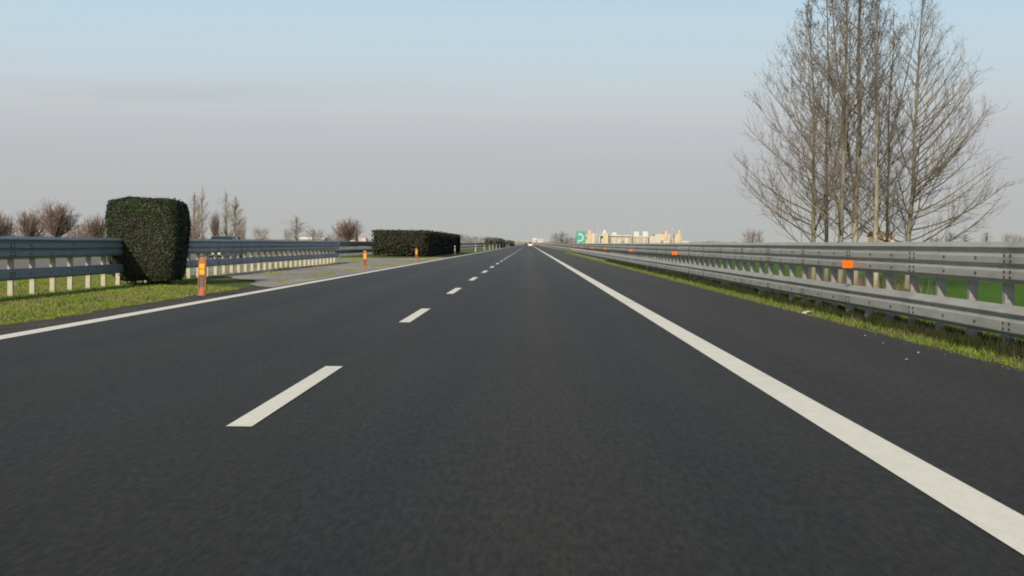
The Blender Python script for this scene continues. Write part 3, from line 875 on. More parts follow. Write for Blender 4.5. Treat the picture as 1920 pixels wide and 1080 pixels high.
# distant bare trees: three kinds of mesh, copies carry their own size and label
def far_tree(kind, seed, twigm, H=5.0, W=4.0):
    rnd = random.Random(seed)
    root = empty('bare_tree', (0,0,0))
    tb = MB(); cb = MB()
    if kind == 'fan':          # pollard: short trunk, dense fan of fine shoots
        h0 = H*0.22
        tb.tube([(0,0,-0.1),(0.03,0,h0*0.6),(0,0,h0)], [0.22,0.17,0.16], 7)
        nodes = []
        for i in range(9):
            a = rnd.uniform(0, 2*PI); e = math.radians(rnd.uniform(25,80))
            d = Vector((math.cos(a)*math.cos(e), math.sin(a)*math.cos(e), math.sin(e)))
            pts, _ = bent(Vector((0,0,h0*0.9)), d, H*0.35, 4, 0.3, 0.1, rnd)
            tb.tube([tuple(p) for p in pts], [0.11,0.09,0.07,0.06,0.05], 5)
            nodes += pts[1:]
        for i in range(300):
            p = rnd.choice(nodes)
            a = rnd.uniform(0, 2*PI); e = math.radians(rnd.triangular(0,90,60))
            d = Vector((math.cos(a)*math.cos(e), math.sin(a)*math.cos(e), math.sin(e)))
            # length to the rounded envelope
            L = H*rnd.uniform(0.25, 0.5)
            pts, _ = bent(p, d, L, 3, 0.45, 0.10, rnd)
            pts = [Vector((max(-W/2,min(W/2,q.x)), max(-W/2,min(W/2,q.y)), min(q.z,H))) for q in pts]
            cb.tube([tuple(q) for q in pts], [0.026,0.021,0.016,0.008], 3)
            for m in range(3):
                q = rnd.choice(pts[1:3])
                tw, _ = bent(q, d+Vector((rnd.gauss(0,.5),rnd.gauss(0,.5),rnd.gauss(0,.4))), L*0.35, 2, 0.2, 0.1, rnd)
                cb.tube([tuple(x) for x in tw], [0.014,0.012,0.007], 3)
    elif kind == 'poplar':     # tall narrow, ascending branches
        pts = [(0.04*rnd.gauss(0,1), 0.04*rnd.gauss(0,1), H*i/8-0.1*(i==0)) for i in range(9)]
        tb.tube(pts, [0.09*(1-0.8*i/8)+0.02 for i in range(9)], 6)
        for i in range(95):
            z = H*rnd.uniform(0.08, 0.93); a = rnd.uniform(0, 2*PI); e = math.radians(rnd.uniform(35,70))
            d = Vector((math.cos(a)*math.cos(e), math.sin(a)*math.cos(e), math.sin(e)))
            L = W*rnd.uniform(0.3,0.85)*(0.35+0.7*math.sin(PI*min(1,z/H*1.05))) * (1 if z < H*0.8 else 0.7)
            ps, _ = bent(Vector((0,0,z)), d, L, 3, 0.5, 0.07, rnd)
            cb.tube([tuple(q) for q in ps], [0.015,0.012,0.009,0.004], 3)
            for m in range(3):
                q = rnd.choice(ps[1:3])
                tw, _ = bent(q, d+Vector((rnd.gauss(0,.6),rnd.gauss(0,.6),rnd.gauss(0,.3))), L*0.4, 2, 0.2, 0.1, rnd)
                cb.tube([tuple(x) for x in tw], [0.012,0.010,0.006], 3)
    else:                      # bush: several stems from the ground, fuzzy
        for i in range(7):
            a = rnd.uniform(0, 2*PI); r = rnd.uniform(0, W*0.25)
            tb.tube([(math.cos(a)*r, math.sin(a)*r, -0.1), (math.cos(a)*r*1.3, math.sin(a)*r*1.3, H*0.3), (math.cos(a)*r*1.9, math.sin(a)*r*1.9, H*rnd.uniform(.6,.95))], [0.06,0.05,0.02], 4)
        for i in range(260):
            a = rnd.uniform(0, 2*PI); r = W*0.42*math.sqrt(rnd.random()); z = H*rnd.uniform(0.05,0.7)
            e = math.radians(rnd.uniform(30,85))
            d = Vector((math.cos(a)*math.cos(e), math.sin(a)*math.cos(e), math.sin(e)))
            ps, _ = bent(Vector((math.cos(a)*r, math.sin(a)*r, z)), d, H*rnd.uniform(0.12,0.32), 3, 0.2, 0.12, rnd)
            cb.tube([tuple(q) for q in ps], [0.026,0.022,0.017,0.008], 3)
    tb.build('trunk', twigm, root)
    cb.build('crown', twigm, root)
    return root

FT = [  # x, y, height, width, kind, material tier, label
 (-54.3,150,3.9,3.3,'fan','far1','brown bushy bare tree cut by the frame edge beyond the reservation rail'),
 (-54.0,158,4.6,3.6,'fan','far1','smaller of the brown rounded bare trees standing left of the clipped bush'),
 (-48.7,150,5.3,4.6,'fan','far1','widest brown rounded bare tree left of the clipped bush'),
 (-48.8,165,4.2,2.9,'fan','far1','brown bare tree half hidden by the side of the clipped bush'),
 (-48.1,210,7.7,1.0,'poplar','far1','thin tall bare tree closest to the clipped bush on its crossover side'),
 (-45.9,205,8.3,1.0,'poplar','far2','second thin tall bare tree right of the clipped bush'),
 (-40.8,190,5.3,1.4,'pollard','far1','short brown pollarded tree between the tall thin trees'),
 (-44.0,212,8.3,1.1,'poplar','far2','tallest pale poplar in the row right of the clipped bush'),
 (-41.9,208,7.2,1.4,'poplar','far2','bare poplar at the crossover end of the thin row'),
 (-39.4,200,4.8,1.2,'bush','far1','low bare bush at the foot of the thin poplars'),
 (-58.5,172,3.0,4.6,'bush','far1','reddish brush between the frame edge and the brown rounded trees'),
 (-53.6,176,2.7,4.4,'bush','far1','low reddish brush filling the gap between the brown rounded trees'),
 (-51.5,168,3.6,3.4,'bush','far1','reddish thicket beside the widest brown rounded bare tree'),
 (-56.5,152,4.3,3.6,'fan','far1','brown rounded bare tree mostly outside the frame edge'),
 (-49.4,214,5.2,1.8,'bush','far1','tall reddish brush right behind the clipped bush'),
 (-43.2,210,3.2,3.6,'bush','far1','reddish brush under the tallest pale poplar'),
 (-46.9,207,6.6,1.2,'poplar','far2','slighter bare poplar filling the row right of the clipped bush'),
 (-43.0,214,7.4,1.1,'poplar','far2','fine bare poplar just after the tallest one'),
 (-31.0,236,2.9,3.0,'bush','far1','low reddish brush before the brown fan shaped tree'),
 (-45.2,196,3.4,3.2,'bush','far1','reddish brush under the tall thin poplars beside the clipped bush'),
 (-47.9,260,4.1,2.8,'bush','far2','pale rounded bare bush standing alone above the rail'),
 (-46.2,280,4.0,1.8,'bush','far2','small pale bush beside the lone thin tree'),
 (-43.0,270,5.8,2.2,'poplar','far2','lone thin bare tree before the low white building'),
 (-44.0,300,4.4,3.7,'bush','far3','faint pale bush behind the low white building'),
 (-28.5,230,5.1,4.2,'fan','far1','brown fan shaped bare tree just before the long hedge'),
 (-27.7,235,4.7,1.4,'poplar','far2','thin bare tree touching the brown fan shaped tree'),
 (-19.0,420,4.3,3.2,'bush','far3','hazy rounded tree right after the long hedge'),
 (-16.8,430,3.7,3.8,'bush','far3','hazy low brush following the tree after the long hedge'),
 (-16.9,520,3.8,4.4,'bush','far3','hazy bush between the long hedge and the low distant hedge'),
 (-14.7,560,4.3,4.9,'bush','far3','hazy bush above the near part of the low distant hedge'),
 (-11.6,640,4.1,4.5,'bush','far3','hazy bush above the far part of the low distant hedge'),
 (7.8,430,5.0,2.8,'bush','far3','hazy tree nearest the vanishing point on the hard shoulder side'),
 (9.8,440,4.8,2.9,'poplar','far2','hazy upright tree in the small group before the green direction sign'),
 (12.4,460,3.9,3.2,'bush','far3','hazy low bush in the small group before the green direction sign'),
 (15.4,480,3.8,3.2,'bush','far3','hazy bush just beside the green direction sign'),
 (39.7,260,4.4,3.2,'bush','far1','brown bush at the foot of the outermost branches of the tree clump'),
 (115.8,420,4.6,3.7,'bush','far3','faint bush beyond the field behind the sweeping branches'),
 (114.6,400,5.2,2.9,'poplar','far3','faint upright tree beyond the field past the tree clump'),
 (127.6,430,4.9,2.8,'poplar','far3','faint thin tree beyond the field, second past the tree clump'),
 (118.3,380,5.1,2.5,'poplar','far3','faint slim tree beyond the field, before the round grey one'),
 (107.8,330,5.0,3.2,'bush','far2','rounded grey bare tree beyond the field near the frame edge'),
 (113.8,340,4.7,2.5,'bush','far3','outermost faint bush at the frame edge beyond the field'),
]
protos = {}
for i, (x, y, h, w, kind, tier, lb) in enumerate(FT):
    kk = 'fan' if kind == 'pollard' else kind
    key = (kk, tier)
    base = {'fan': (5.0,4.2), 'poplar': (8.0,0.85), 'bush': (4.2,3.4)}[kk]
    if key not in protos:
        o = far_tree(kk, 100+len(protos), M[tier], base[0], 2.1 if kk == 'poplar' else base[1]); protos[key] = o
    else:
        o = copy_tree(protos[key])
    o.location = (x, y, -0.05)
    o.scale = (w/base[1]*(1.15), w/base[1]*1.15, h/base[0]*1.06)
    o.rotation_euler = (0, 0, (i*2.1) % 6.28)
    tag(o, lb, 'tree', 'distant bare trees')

# far woods along the horizon: one fuzzy mass of bare crowns
mb = MB(); rnd = random.Random(5)
def wood_row(x0, x1, y, hmax, n, dens=0.0):
    for _ in range(n):
        x = rnd.uniform(x0, x1)
        g = noise.noise((x*0.012, y*0.01, 0))+0.6*noise.noise((x*0.05, y, 1))
        if g < dens: continue
        h = hmax*(0.45+0.75*max(0,g))*rnd.uniform(0.55,1.05)
        yy = y+rnd.uniform(-30,30); w = rnd.uniform(0.35,0.9)*y/900
        lx = rnd.gauss(0,0.6)
        mb.tri((x-w,yy,-0.2),(x+w,yy,-0.2),(x+lx,yy,h*0.7))
        mb.tri((x-w*0.9,yy+1,h*0.2),(x+w*0.9,yy+1,h*0.25),(x+lx*1.5,yy+1,h))
wood_row(-420, -20, 900, 6.5, 3800, -0.25)
wood_row(30, 420, 900, 6.0, 4200, -0.35)
wood_row(-700, 700, 1500, 8.0, 5200, -0.3)
tag(mb.build('distant_wood', M['wood']), 'hazy band of bare woodland low along the horizon', 'woodland', kind='stuff')

# ------------------------------------------------------------------ buildings on the horizon
def wallm(name, c, c2=None): return simple(name, c, c2 or tuple(x*0.86 for x in c), 0.4, 0.9, spec=0.1)  # wall colours dulled, with the haze of distance mixed in
M['w_yellow'] = wallm('wall_yellow', (0.60,0.51,0.35)); M['w_cream'] = wallm('wall_cream', (0.55,0.51,0.42))
M['w_tan'] = wallm('wall_tan', (0.42,0.39,0.33)); M['w_white'] = wallm('wall_white', (0.68,0.66,0.60))
M['w_pink'] = wallm('wall_pink', (0.60,0.46,0.40)); M['w_orange'] = wallm('wall_orange', (0.62,0.45,0.32))
M['opening'] = wallm('dark_opening', (0.27,0.25,0.22)); M['w_haze'] = wallm('wall_haze', (0.40,0.38,0.33))
M['roofm'] = wallm('roof_tile', (0.36,0.24,0.18)); M['mast'] = wallm('mast_metal', (0.48,0.47,0.46))

def building(label, cat, parts, loc, name='building'):
    root = empty(name, loc); tag(root, label, cat)
    for pn, mat, boxes in parts:
        mb = MB()
        for bx in boxes: mb.box(*bx)
        mb.build(pn, mat, root)
    return root
def W(x0, x1, y0, y1, z0, z1): return (x0, x1, y0, y1, z0, z1)

building('yellow gatehouse with two square towers right beside the green direction sign', 'building', [
    ('wall', M['w_pink'], [W(0,3.1,0,6,-.2,5.0)]), ('tower', M['w_yellow'], [W(1.3,2.6,-.6,5,-.2,6.9)]),
    ('tower', M['w_yellow'], [W(2.7,4.2,-.4,5,-.2,5.7)]), ('opening', M['opening'], [W(0.3,1.1,-.05,0.5,3.1,4.3)]),
    ('roof', M['w_cream'], [W(4.25,7.0,-.3,6,4.6,5.2)]), ('column', M['w_white'], [W(5.6,6.2,0,1,-.2,4.5)])], (22.7,600,0))
building('tall yellow block tower with pale chimney top in the cream complex', 'building', [
    ('wall', M['w_yellow'], [W(0,2.9,0,6,-.2,5.8)]), ('chimney', M['w_white'], [W(0.9,1.9,0.5,2,5.8,7.1)]),
    ('opening', M['opening'], [W(2.95,3.6,1,2,-.2,4.4)])], (29.6,602,0))
building('long low cream hall with rooftop units in the middle of the complex', 'building', [
    ('wall', M['w_tan'], [W(0,9,0,14,-.2,4.5)]), ('roof', M['w_cream'], [W(-.3,9,-.6,14,4.52,5.15)]),
    ('rooftop_unit', M['w_white'], [W(0.8,2.6,0.5,3,5.16,6.1)]),
    ('panel', M['w_cream'], [W(0.9,2.3,-.15,-.02,0.6,4.0)]), ('panel', M['w_cream'], [W(3.0,4.4,-.15,-.02,0.6,3.6)]),
    ('opening', M['opening'], [W(4.9,5.6,-.10,-.02,0,2.6)]), ('panel', M['w_cream'], [W(6.0,7.6,-.15,-.02,0.6,4.0)])], (33.4,604,0))
building('tan hall crowned by two bright white rooftop blocks', 'building', [
    ('wall', M['w_tan'], [W(0,6.6,0,12,-.2,4.7)]), ('rooftop_block', M['w_white'], [W(0.6,2.7,-.3,4,4.7,6.5)]),
    ('rooftop_block', M['w_white'], [W(4.2,6.4,-.3,4,4.7,6.6)]), ('parapet', M['w_cream'], [W(-.1,6.7,-.32,-.02,4.1,4.69)]),
    ('pier', M['w_cream'], [W(1.9,2.6,-.2,-.02,0,4.05)]), ('pier', M['w_cream'], [W(4.6,5.4,-.2,-.02,0,4.05)])], (42.2,600,0))
building('pale yellow house with one dark doorway in the cream complex', 'building', [
    ('wall', M['w_cream'], [W(0,7.6,0,8,-.2,4.6)]), ('upper_wall', M['w_cream'], [W(2.2,8.6,-.5,8,-.2,5.6)]),
    ('opening', M['opening'], [W(4.6,5.7,-.6,-.52,0.4,3.0)]), ('tower', M['w_orange'], [W(6.0,7.3,-.9,3,3.2,6.9)]),
    ('pier', M['w_yellow'], [W(7.7,8.4,-.8,-.52,-.2,4.9)])], (49.2,600,0))
building('last narrow yellow tower at the open field end of the complex', 'building', [
    ('wall', M['w_yellow'], [W(0,2.6,0,5,-.2,5.6)]), ('chimney', M['w_yellow'], [W(1.2,2.2,-.4,2,-.2,7.3)]),
    ('lean_to', M['w_pink'], [W(-3.2,-.05,1,5,-.2,3.6)]), ('opening', M['opening'], [W(-2.6,-0.8,.9,.98,0,3.0)]),
    ('annex', M['w_cream'], [W(2.65,6.0,1,5,-.2,2.9)])], (59.6,600,0))
for i, (x, h, lb) in enumerate(((27.9,8.6,'pole rising behind the yellow gatehouse'), (41.7,8.1,'pole between the cream hall and the white rooftop blocks'),
                                (58.3,7.6,'white pole beside the last yellow tower'))):
    root = empty('floodlight_mast', (x, 598.0, 0)); tag(root, lb, 'pole', 'poles of the cream complex')
    mb = MB(); mb.tube([(0,0,-.2),(0,0,h)], [0.16,0.10], 6, cap=True); mb.build('pole', M['mast'], root)
    mb = MB(); mb.box(-0.35,0.35,-0.2,0.2,h+0.01,h+0.5); mb.build('lamp_head', M['mast'], root)
building('long low white building beyond the opposite carriageway fields', 'building', [
    ('wall', M['w_tan'], [W(0,8.6,0,12,-.2,2.0)]), ('roof', M['w_white'], [W(-.2,8.8,-.4,12,2.01,2.75)])], (-81.6,520,0))
building('small pink building beside the brown fan shaped tree', 'building', [
    ('wall', M['w_pink'], [W(0,2.4,0,5,-.2,2.1)]), ('roof', M['w_orange'], [W(-2.4,-.02,0.5,4,1.2,1.7)]), ('upper_wall', M['w_pink'], [W(0.2,2.2,.2,4,2.1,2.5)])], (-49.2,420,0))
# farmhouse with gable roof, orange in the sun
root = empty('farmhouse', (75.2,320,0)); tag(root, 'orange farmhouse seen between the trunks of the bare trees', 'house')
mb = MB(); mb.box(0,4.2,0,6,-.2,3.4); mb.build('wall', M['w_orange'], root)
mb = MB(); mb.quad((-.3,-.3,3.35),(4.5,-.3,3.35),(4.5,3,4.6),(-.3,3,4.6)); mb.quad((4.5,6.3,3.35),(-.3,6.3,3.35),(-.3,3,4.6),(4.5,3,4.6))
mb.build('roof', M['roofm'], root)
for wx in (0.7, 2.6):
    mb = MB(); mb.box(wx,wx+.8,-.06,-.005,1.5,2.6); mb.build('window', M['opening'], root)
building('pale hazy overpass spanning the motorway at the vanishing point', 'bridge', [
    ('deck', M['w_haze'], [W(-24,26,0,10,4.6,5.9)]), ('abutment', M['w_haze'], [W(-60,-24.1,0,10,-.2,4.9)]),
    ('abutment', M['w_haze'], [W(26.1,60,0,10,-.2,4.9)]), ('pier', M['w_tan'], [W(-12.5,-11,1,9,-.2,4.59)]),
    ('pier', M['w_tan'], [W(7.6,9,1,9,-.2,4.59)])], (0,1700,0), 'overpass')
building('bright hazy white block rising over the vanishing point', 'building', [
    ('wall', M['w_white'], [W(0,5,0,10,-.2,8.0)]), ('annex', M['w_white'], [W(5.1,13,2,10,-.2,6.8)])], (4.2,1760,0))

# ------------------------------------------------------------------ signs
M['sign_green'] = simple('sign_green', (0.09,0.34,0.27), (0.08,0.30,0.24), 6, 0.5)
M['sign_white'] = simple('sign_white', (0.42,0.68,0.59), (0.36,0.62,0.53), 6, 0.5)
M['sign_back'] = simple('sign_post', (0.35,0.35,0.35), None, 6, 0.5, 0.4)
root = empty('direction_sign', (6.70,190,0)); tag(root, 'green road sign with a white curved arrow at the end of the guardrail', 'sign')
mb = MB(); mb.bbox(-0.60,0.60,-0.02,0.02,1.18,2.78,0.05); mb.build('panel', M['sign_green'], root)
mb = MB()
# arrow that rises, bulges to the outside and hooks back
path = []
for k in range(15):
    a = -PI*0.62 + PI*1.12*k/14
    path.append((-0.05+0.36*math.cos(a)*0.95, 2.02+0.42*math.sin(a)))
w = 0.085
for k in range(14):
    (xa,za),(xb,zb) = path[k], path[k+1]
    dx, dz = xb-xa, zb-za; L = math.hypot(dx,dz); nx, nz = -dz/L*w, dx/L*w
    y = -0.026-0.0004*k
    mb.quad((xa-nx,y,za-nz),(xb-nx,y,zb-nz),(xb+nx,y,zb+nz),(xa+nx,y,za+nz))
mb.quad((-0.42,-0.034,1.36),(-0.26,-0.034,1.36),(-0.20,-0.034,1.62),(-0.34,-0.034,1.70))
mb.tri((-0.42,-0.036,2.44),(-0.05,-0.036,2.24),(-0.02,-0.036,2.66))
mb.build('arrow', M['sign_white'], root)
for x in (-0.3, 0.3):
    mb = MB(); mb.tube([(x,0.05,-0.1),(x,0.05,2.6)], [0.03,0.03], 8); mb.build('post', M['sign_back'], root)
root = empty('motorway_sign', (-10.2,600,0)); tag(root, 'small hazy teal and white sign above the low distant hedge', 'sign')
mb = MB(); mb.box(-1.2,1.6,-.04,.04,2.45,3.6); mb.build('panel', simple('sign_teal', (0.24,0.42,0.38), None, 2, 0.7), root)
mb = MB(); mb.box(-1.1,-0.1,-.08,-.045,2.5,2.95); mb.build('lettering_panel', M['w_white'], root)
for x in (-0.9, 1.3):
    mb = MB(); mb.tube([(x,0.08,-0.1),(x,0.08,3.4)], [0.06,0.06], 6); mb.build('post', M['sign_back'], root)

# ------------------------------------------------------------------ vehicles
M['car_dark'] = simple('car_paint_blue_grey', (0.10,0.13,0.17), (0.085,0.11,0.15), 3, 0.3, 0.5, spec=0.5)
M['car_white'] = simple('car_paint_white', (0.80,0.80,0.78), (0.72,0.72,0.70), 3, 0.35, spec=0.5)
M['car_black'] = simple('car_paint_dark', (0.09,0.09,0.10), None, 3, 0.4, 0.3, spec=0.5)
M['glass'] = simple('car_glass', (0.035,0.045,0.055), None, 3, 0.08, spec=0.8)
M['rim'] = simple('wheel_rim', (0.45,0.45,0.46), None, 5, 0.35, 0.8)
M['lamp'] = simple('head_lamp', (0.75,0.75,0.72), None, 5, 0.15, spec=0.8)
M['tail'] = simple('tail_lamp', (0.45,0.03,0.02), None, 5, 0.3, spec=0.6)
def make_car(label, loc, rz, paint, L=4.2, Wd=1.72, Hh=1.46, van=False, cat='car'):
    """front of the car points to -Y before rotation"""
    name = 'van' if van else 'car'
    root = empty(name, loc, rz); tag(root, label, cat)
    hw = Wd/2
    belt = 0.92 if not van else 1.15
    # lower body lofted along its length
    st = [(-L/2,0.62,0.30,0.62),(-L/2+.12,0.90,0.22,0.72),(-L/2+.55,0.98,0.18,0.80),(-L/2+1.15,1.0,0.18,0.92 if not van else 1.05),
          (0,1.0,0.18,belt),(L/2-.75,1.0,0.18,belt+0.02),(L/2-.15,0.96,0.2,belt-0.02),(L/2,0.86,0.32,belt-0.18)]
    mb = MB()
    for y, f, zb, zt in st:
        w = hw*f
        mb.v += [(-w*0.93,y,zb),(w*0.93,y,zb),(w,y,zb+0.18),(w,y,zt-0.16),(w*0.93,y,zt-0.03),(w*0.80,y,zt),(-w*0.80,y,zt),(-w*0.93,y,zt-0.03),(-w,y,zt-0.16),(-w,y,zb+0.18)]
    q = 10
    for i in range(len(st)-1):
        for j in range(q):
            mb.f.append((i*q+j, i*q+(j+1)%q, (i+1)*q+(j+1)%q, (i+1)*q+j)); mb.m.append(0)
    mb.f.append(tuple(range(q))); mb.m.append(0)
    mb.f.append(tuple((len(st)-1)*q+q-1-j for j in range(q))); mb.m.append(0)
    mb.build('body', paint, root, smooth=False)
    # glasshouse
    y0, y1, y2, y3 = (-L/2+1.0, -L/2+1.75, L/2-.85, L/2-.22) if not van else (-L/2+0.75, -L/2+1.3, L/2-.12, L/2-.05)
    mb = MB()
    gl = [(y0, belt-0.03, 0.80),(y1, Hh-0.05, 0.64),(y2, Hh-0.05, 0.64),(y3, belt-0.03, 0.78)]
    v = []
    for y, z, f in gl: v += [(-hw*f, y, z), (hw*f, y, z)]
    sb = [(-hw*0.92, y0, belt-0.03),(hw*0.92, y0, belt-0.03),(hw*0.92, y3, belt-0.03),(-hw*0.92, y3, belt-0.03)]
    top = [(-hw*0.72, y1, Hh-0.05),(hw*0.72, y1, Hh-0.05),(hw*0.72, y2, Hh-0.05),(-hw*0.72, y2, Hh-0.05)]
    mb.v = sb+top
    for f in ((0,1,5,4),(1,2,6,5),(2,3,7,6),(3,0,4,7)): mb.f.append(f); mb.m.append(0)
    mb.build('windows', M['glass'], root)
    mb = MB(); mb.bbox(-hw*0.74, hw*0.74, y1-0.05, y2+0.05, Hh-0.052, Hh, 0.03); mb.build('roof', paint, root)
    # pillars
    mb = MB()
    for s in (0, 1):
        mb.tube([sb[s], top[s]], [0.035,0.035], 4); mb.tube([sb[3-s], top[3-s]], [0.05,0.05], 4)
        mx = (sb[1][0]+0.004)*(1 if s else -1); tx = (top[1][0]+0.004)*(1 if s else -1)
        mb.tube([(mx, 0.1, belt-0.03),(tx, 0.15, Hh-0.05)], [0.035,0.035], 4)
    mb.build('pillars', paint, root)
    for sx in (-1, 1):
        for yy in (-L/2+0.78, L/2-0.80):
            x0, x1 = sx*(hw-0.20), sx*(hw+0.006)
            t = MB(); t.disc_x(min(x0,x1), max(x0,x1), 0, 0, 0.30, 22)
            w = t.build('wheel', M['black'], root); w.location = (0, yy, 0.30)
            r = MB(); a, c = sx*(hw+0.008), sx*(hw+0.02); r.disc_x(min(a,c), max(a,c), 0, 0, 0.18, 16)
            r.build('rim', M['rim'], w)
        m = MB(); m.bbox(sx*(hw-0.34)-0.17, sx*(hw-0.34)+0.17, -L/2-0.005, -L/2+0.12, 0.56, 0.70, 0.02)
        m.build('headlight', M['lamp'], root)
        m = MB(); m.bbox(sx*(hw-0.26)-0.10, sx*(hw-0.26)+0.10, L/2-0.08, L/2+0.006, 0.58, 0.74, 0.02)
        m.build('tail_light', M['tail'], root)
        m = MB(); m.bbox(sx*(hw+0.06)-0.08, sx*(hw+0.06)+0.08, y0+0.35, y0+0.45, belt, belt+0.13, 0.02)
        m.build('mirror', paint, root)
    m = MB(); m.bbox(-0.42, 0.42, -L/2-0.012, -L/2+0.05, 0.36, 0.50, 0.01); m.build('grille', M['black'], root)
    m = MB(); m.box(-0.26, 0.26, -L/2-0.02, -L/2-0.013, 0.38, 0.49); m.build('number_plate', M['white_plastic'], root)
    return root
make_car('dark blue grey car on the opposite carriageway, its roof just above the rail', (-18.4,88,-0.01), 0.0, M['car_dark'])
make_car('white van far ahead in the driving lane at the vanishing point', (0.55,640,0), PI, M['car_white'], 4.8, 1.9, 2.0, True, 'van')
make_car('tiny dark car far ahead in the overtaking lane', (-2.1,900,0), PI, M['car_black'], 4.3, 1.8, 1.5)

# ------------------------------------------------------------------ litter
def scrap(name, label, cat, loc, s, rz, group=None):
    mb = MB(); k = 5
    for i in range(k+1):
        for j in range(k+1):
            x = (i/k-.5)*s[0]; y = (j/k-.5)*s[1]
            mb.v.append((x, y, s[2]*(0.5+0.5*noise.noise((i*0.9+loc[0], j*0.9+loc[1], 3)))*(1 if 0 < i < k else 0.4)))
    for i in range(k):
        for j in range(k):
            a = i*(k+1)+j; mb.f.append((a, a+k+1, a+k+2, a+1)); mb.m.append(0)
    o = mb.build(name, M['litter'], None); o.location = loc; o.rotation_euler = (0,0,rz)
    return tag(o, label, cat, group)
M['litter'] = simple('litter_white', (0.70,0.70,0.67), (0.50,0.50,0.48), 12, 0.7)
scrap('crumpled_paper', 'crumpled white paper on the grass edge under the nearest orange reflector', 'litter', (4.76,25.0,-0.0), (0.15,0.12,0.06), 0.3)
g = 'pale specks on the hard shoulder'
scrap('paper_scrap', 'pale scrap on the hard shoulder, closest of the group to the wide white line', 'litter', (3.86,14.92,0.004), (0.03,0.022,0.012), 0.3, g)
scrap('paper_scrap', 'pale scrap on the hard shoulder, closest of the group to the grass', 'litter', (4.24,15.92,0.004), (0.025,0.02,0.012), 1.3, g)
scrap('paper_scrap', 'tiny pale scrap on the hard shoulder, farthest up the road of the group', 'litter', (4.34,18.87,0.004), (0.02,0.02,0.01), 0.8, g)
scrap('paper_scrap', 'tiny pale scrap in the middle of the group on the hard shoulder', 'litter', (4.22,17.44,0.004), (0.02,0.018,0.01), 2.0, g)
scrap('crumpled_paper', 'small white paper in the grass behind the reservation rail posts', 'litter', (-12.9,36.5,-0.02), (0.22,0.12,0.10), 0.3)

# ------------------------------------------------------------------ sky and sun
EL, AZ = math.radians(24), math.radians(17)
world = bpy.data.worlds.new('World'); sc.world = world; world.use_nodes = True
nt = world.node_tree; nt.nodes.clear()
out = nt.nodes.new('ShaderNodeOutputWorld'); bg = nt.nodes.new('ShaderNodeBackground')
sky = nt.nodes.new('ShaderNodeTexSky'); sky.sky_type = 'NISHITA'; sky.sun_disc = False
sky.sun_elevation = EL; sky.sun_rotation = math.radians(180)+AZ
sky.dust_density = 3.0; sky.air_density = 1.0; sky.ozone_density = 1.0
tc = nt.nodes.new('ShaderNodeTexCoord'); sp = nt.nodes.new('ShaderNodeSeparateXYZ')
nt.links.new(tc.outputs['Generated'], sp.inputs[0])
# haze layer near the horizon, as on a hazy winter afternoon
ramp = nt.nodes.new('ShaderNodeValToRGB')
z = maprange(nt, sp.outputs[2], -0.02, 0.20)
# banks of thin grey cloud: long flat streaks
mp = nt.nodes.new('ShaderNodeMapping'); mp.inputs['Scale'].default_value = (1.4, 1.4, 26)
nt.links.new(tc.outputs['Generated'], mp.inputs['Vector'])
cl = nt.nodes.new('ShaderNodeTexNoise'); cl.inputs['Scale'].default_value = 2.2; cl.inputs['Detail'].default_value = 5
nt.links.new(mp.outputs[0], cl.inputs['Vector'])
wob = math_node(nt, 'MULTIPLY', math_node(nt, 'SUBTRACT', cl.outputs['Fac'], 0.5), 0.05)
nt.links.new(math_node(nt, 'ADD', z, wob), ramp.inputs[0])
def srgb(r, g, b):
    f = lambda c: (c/255/12.92) if c/255 <= 0.04045 else ((c/255+0.055)/1.055)**2.4
    return (f(r), f(g), f(b), 1)
ramp.color_ramp.interpolation = 'B_SPLINE'; el = ramp.color_ramp.elements
stops = [(0.0,(174,177,174)),(0.09,(181,183,180)),(0.218,(183,186,185)),(0.35,(187,190,193)),(0.434,(191,195,200)),(0.49,(197,201,204)),(0.55,(197,207,212)),
         (0.62,(196,211,218)),(0.75,(192,213,225)),(0.85,(186,212,229)),(1.0,(167,201,225))]
el[0].position = 0; el[0].color = srgb(*stops[0][1]); el[1].position = 1; el[1].color = srgb(*stops[-1][1])
for p, c in stops[1:-1]:
    e = el.new(p); e.color = srgb(*c)
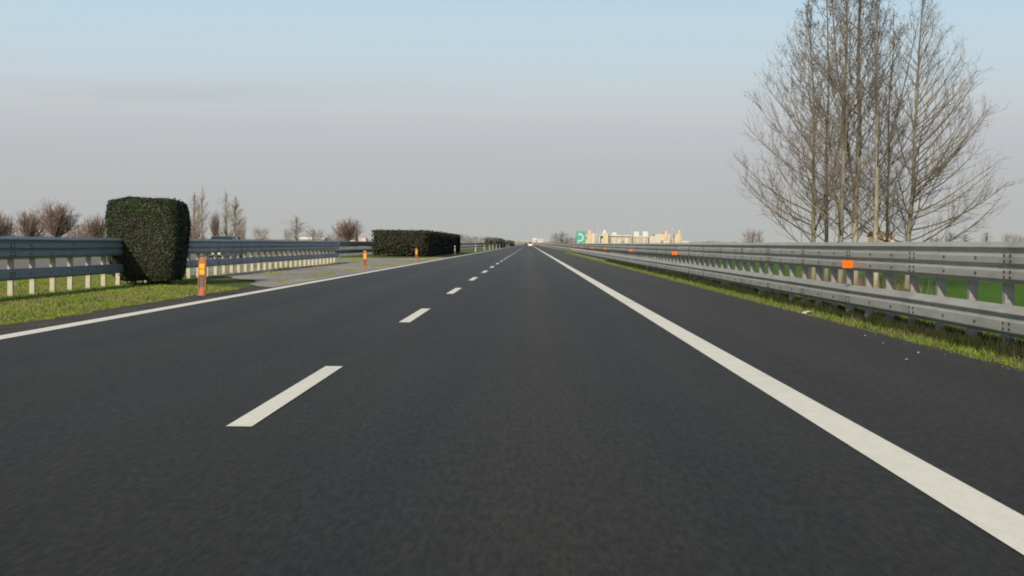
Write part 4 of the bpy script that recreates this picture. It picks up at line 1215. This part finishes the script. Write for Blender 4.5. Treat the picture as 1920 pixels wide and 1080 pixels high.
# darker mauve streaks about five degrees up
band = math_node(nt, 'MULTIPLY', maprange(nt, sp.outputs[2], 0.060, 0.088), maprange(nt, sp.outputs[2], 0.124, 0.086))
stf = maprange(nt, cl.outputs['Fac'], 0.46, 0.66)
leftw = maprange(nt, sp.outputs[0], 0.05, -0.2)
streak = math_node(nt, 'MULTIPLY', math_node(nt, 'MULTIPLY', band, stf), math_node(nt, 'MULTIPLY', leftw, 0.42))
hz = mix_rgb(nt, streak, ramp.outputs[0], srgb(180,177,184)[:3])
blend = maprange(nt, sp.outputs[2], 0.17, 0.42)
nt.links.new(sky.outputs['Color'], bg.inputs['Color']); bg.inputs['Strength'].default_value = 0.10
bg2 = nt.nodes.new('ShaderNodeBackground'); nt.links.new(hz, bg2.inputs['Color']); bg2.inputs['Strength'].default_value = 1.0
mxs = nt.nodes.new('ShaderNodeMixShader'); nt.links.new(blend, mxs.inputs[0])
nt.links.new(bg2.outputs[0], mxs.inputs[1]); nt.links.new(bg.outputs[0], mxs.inputs[2])
nt.links.new(mxs.outputs[0], out.inputs[0])

sun = bpy.data.lights.new('sun', 'SUN'); sun.energy = 3.9; sun.angle = math.radians(1.2); sun.color = (1.0, 0.90, 0.74)
so = bpy.data.objects.new('sun', sun); col.objects.link(so)
d = Vector((math.sin(AZ)*math.cos(EL), math.cos(AZ)*math.cos(EL), -math.sin(EL)))
so.rotation_euler = d.to_track_quat('-Z', 'Y').to_euler()
so.location = (-20, -40, 30)

# ------------------------------------------------------------------ camera
cam = bpy.data.cameras.new('camera'); co = bpy.data.objects.new('camera', cam); col.objects.link(co)
cam.sensor_width = 36; cam.lens = 2744/1920*36; cam.clip_end = 20000; cam.clip_start = 0.05
co.matrix_world = Matrix.Translation((0,0,EYE)) @ Matrix.Rotation(math.radians(0.6527),4,'Z') @ Matrix.Rotation(math.radians(90-1.7383),4,'X') @ Matrix.Rotation(math.radians(0.5),4,'Z')
sc.camera = co

sc.view_settings.view_transform = 'Standard'; sc.view_settings.look = 'None'
sc.view_settings.exposure = 0; sc.view_settings.gamma = 1
sc.cycles.use_denoising = True
sc.cycles.max_bounces = 5
sc.cycles.filter_width = 1.9
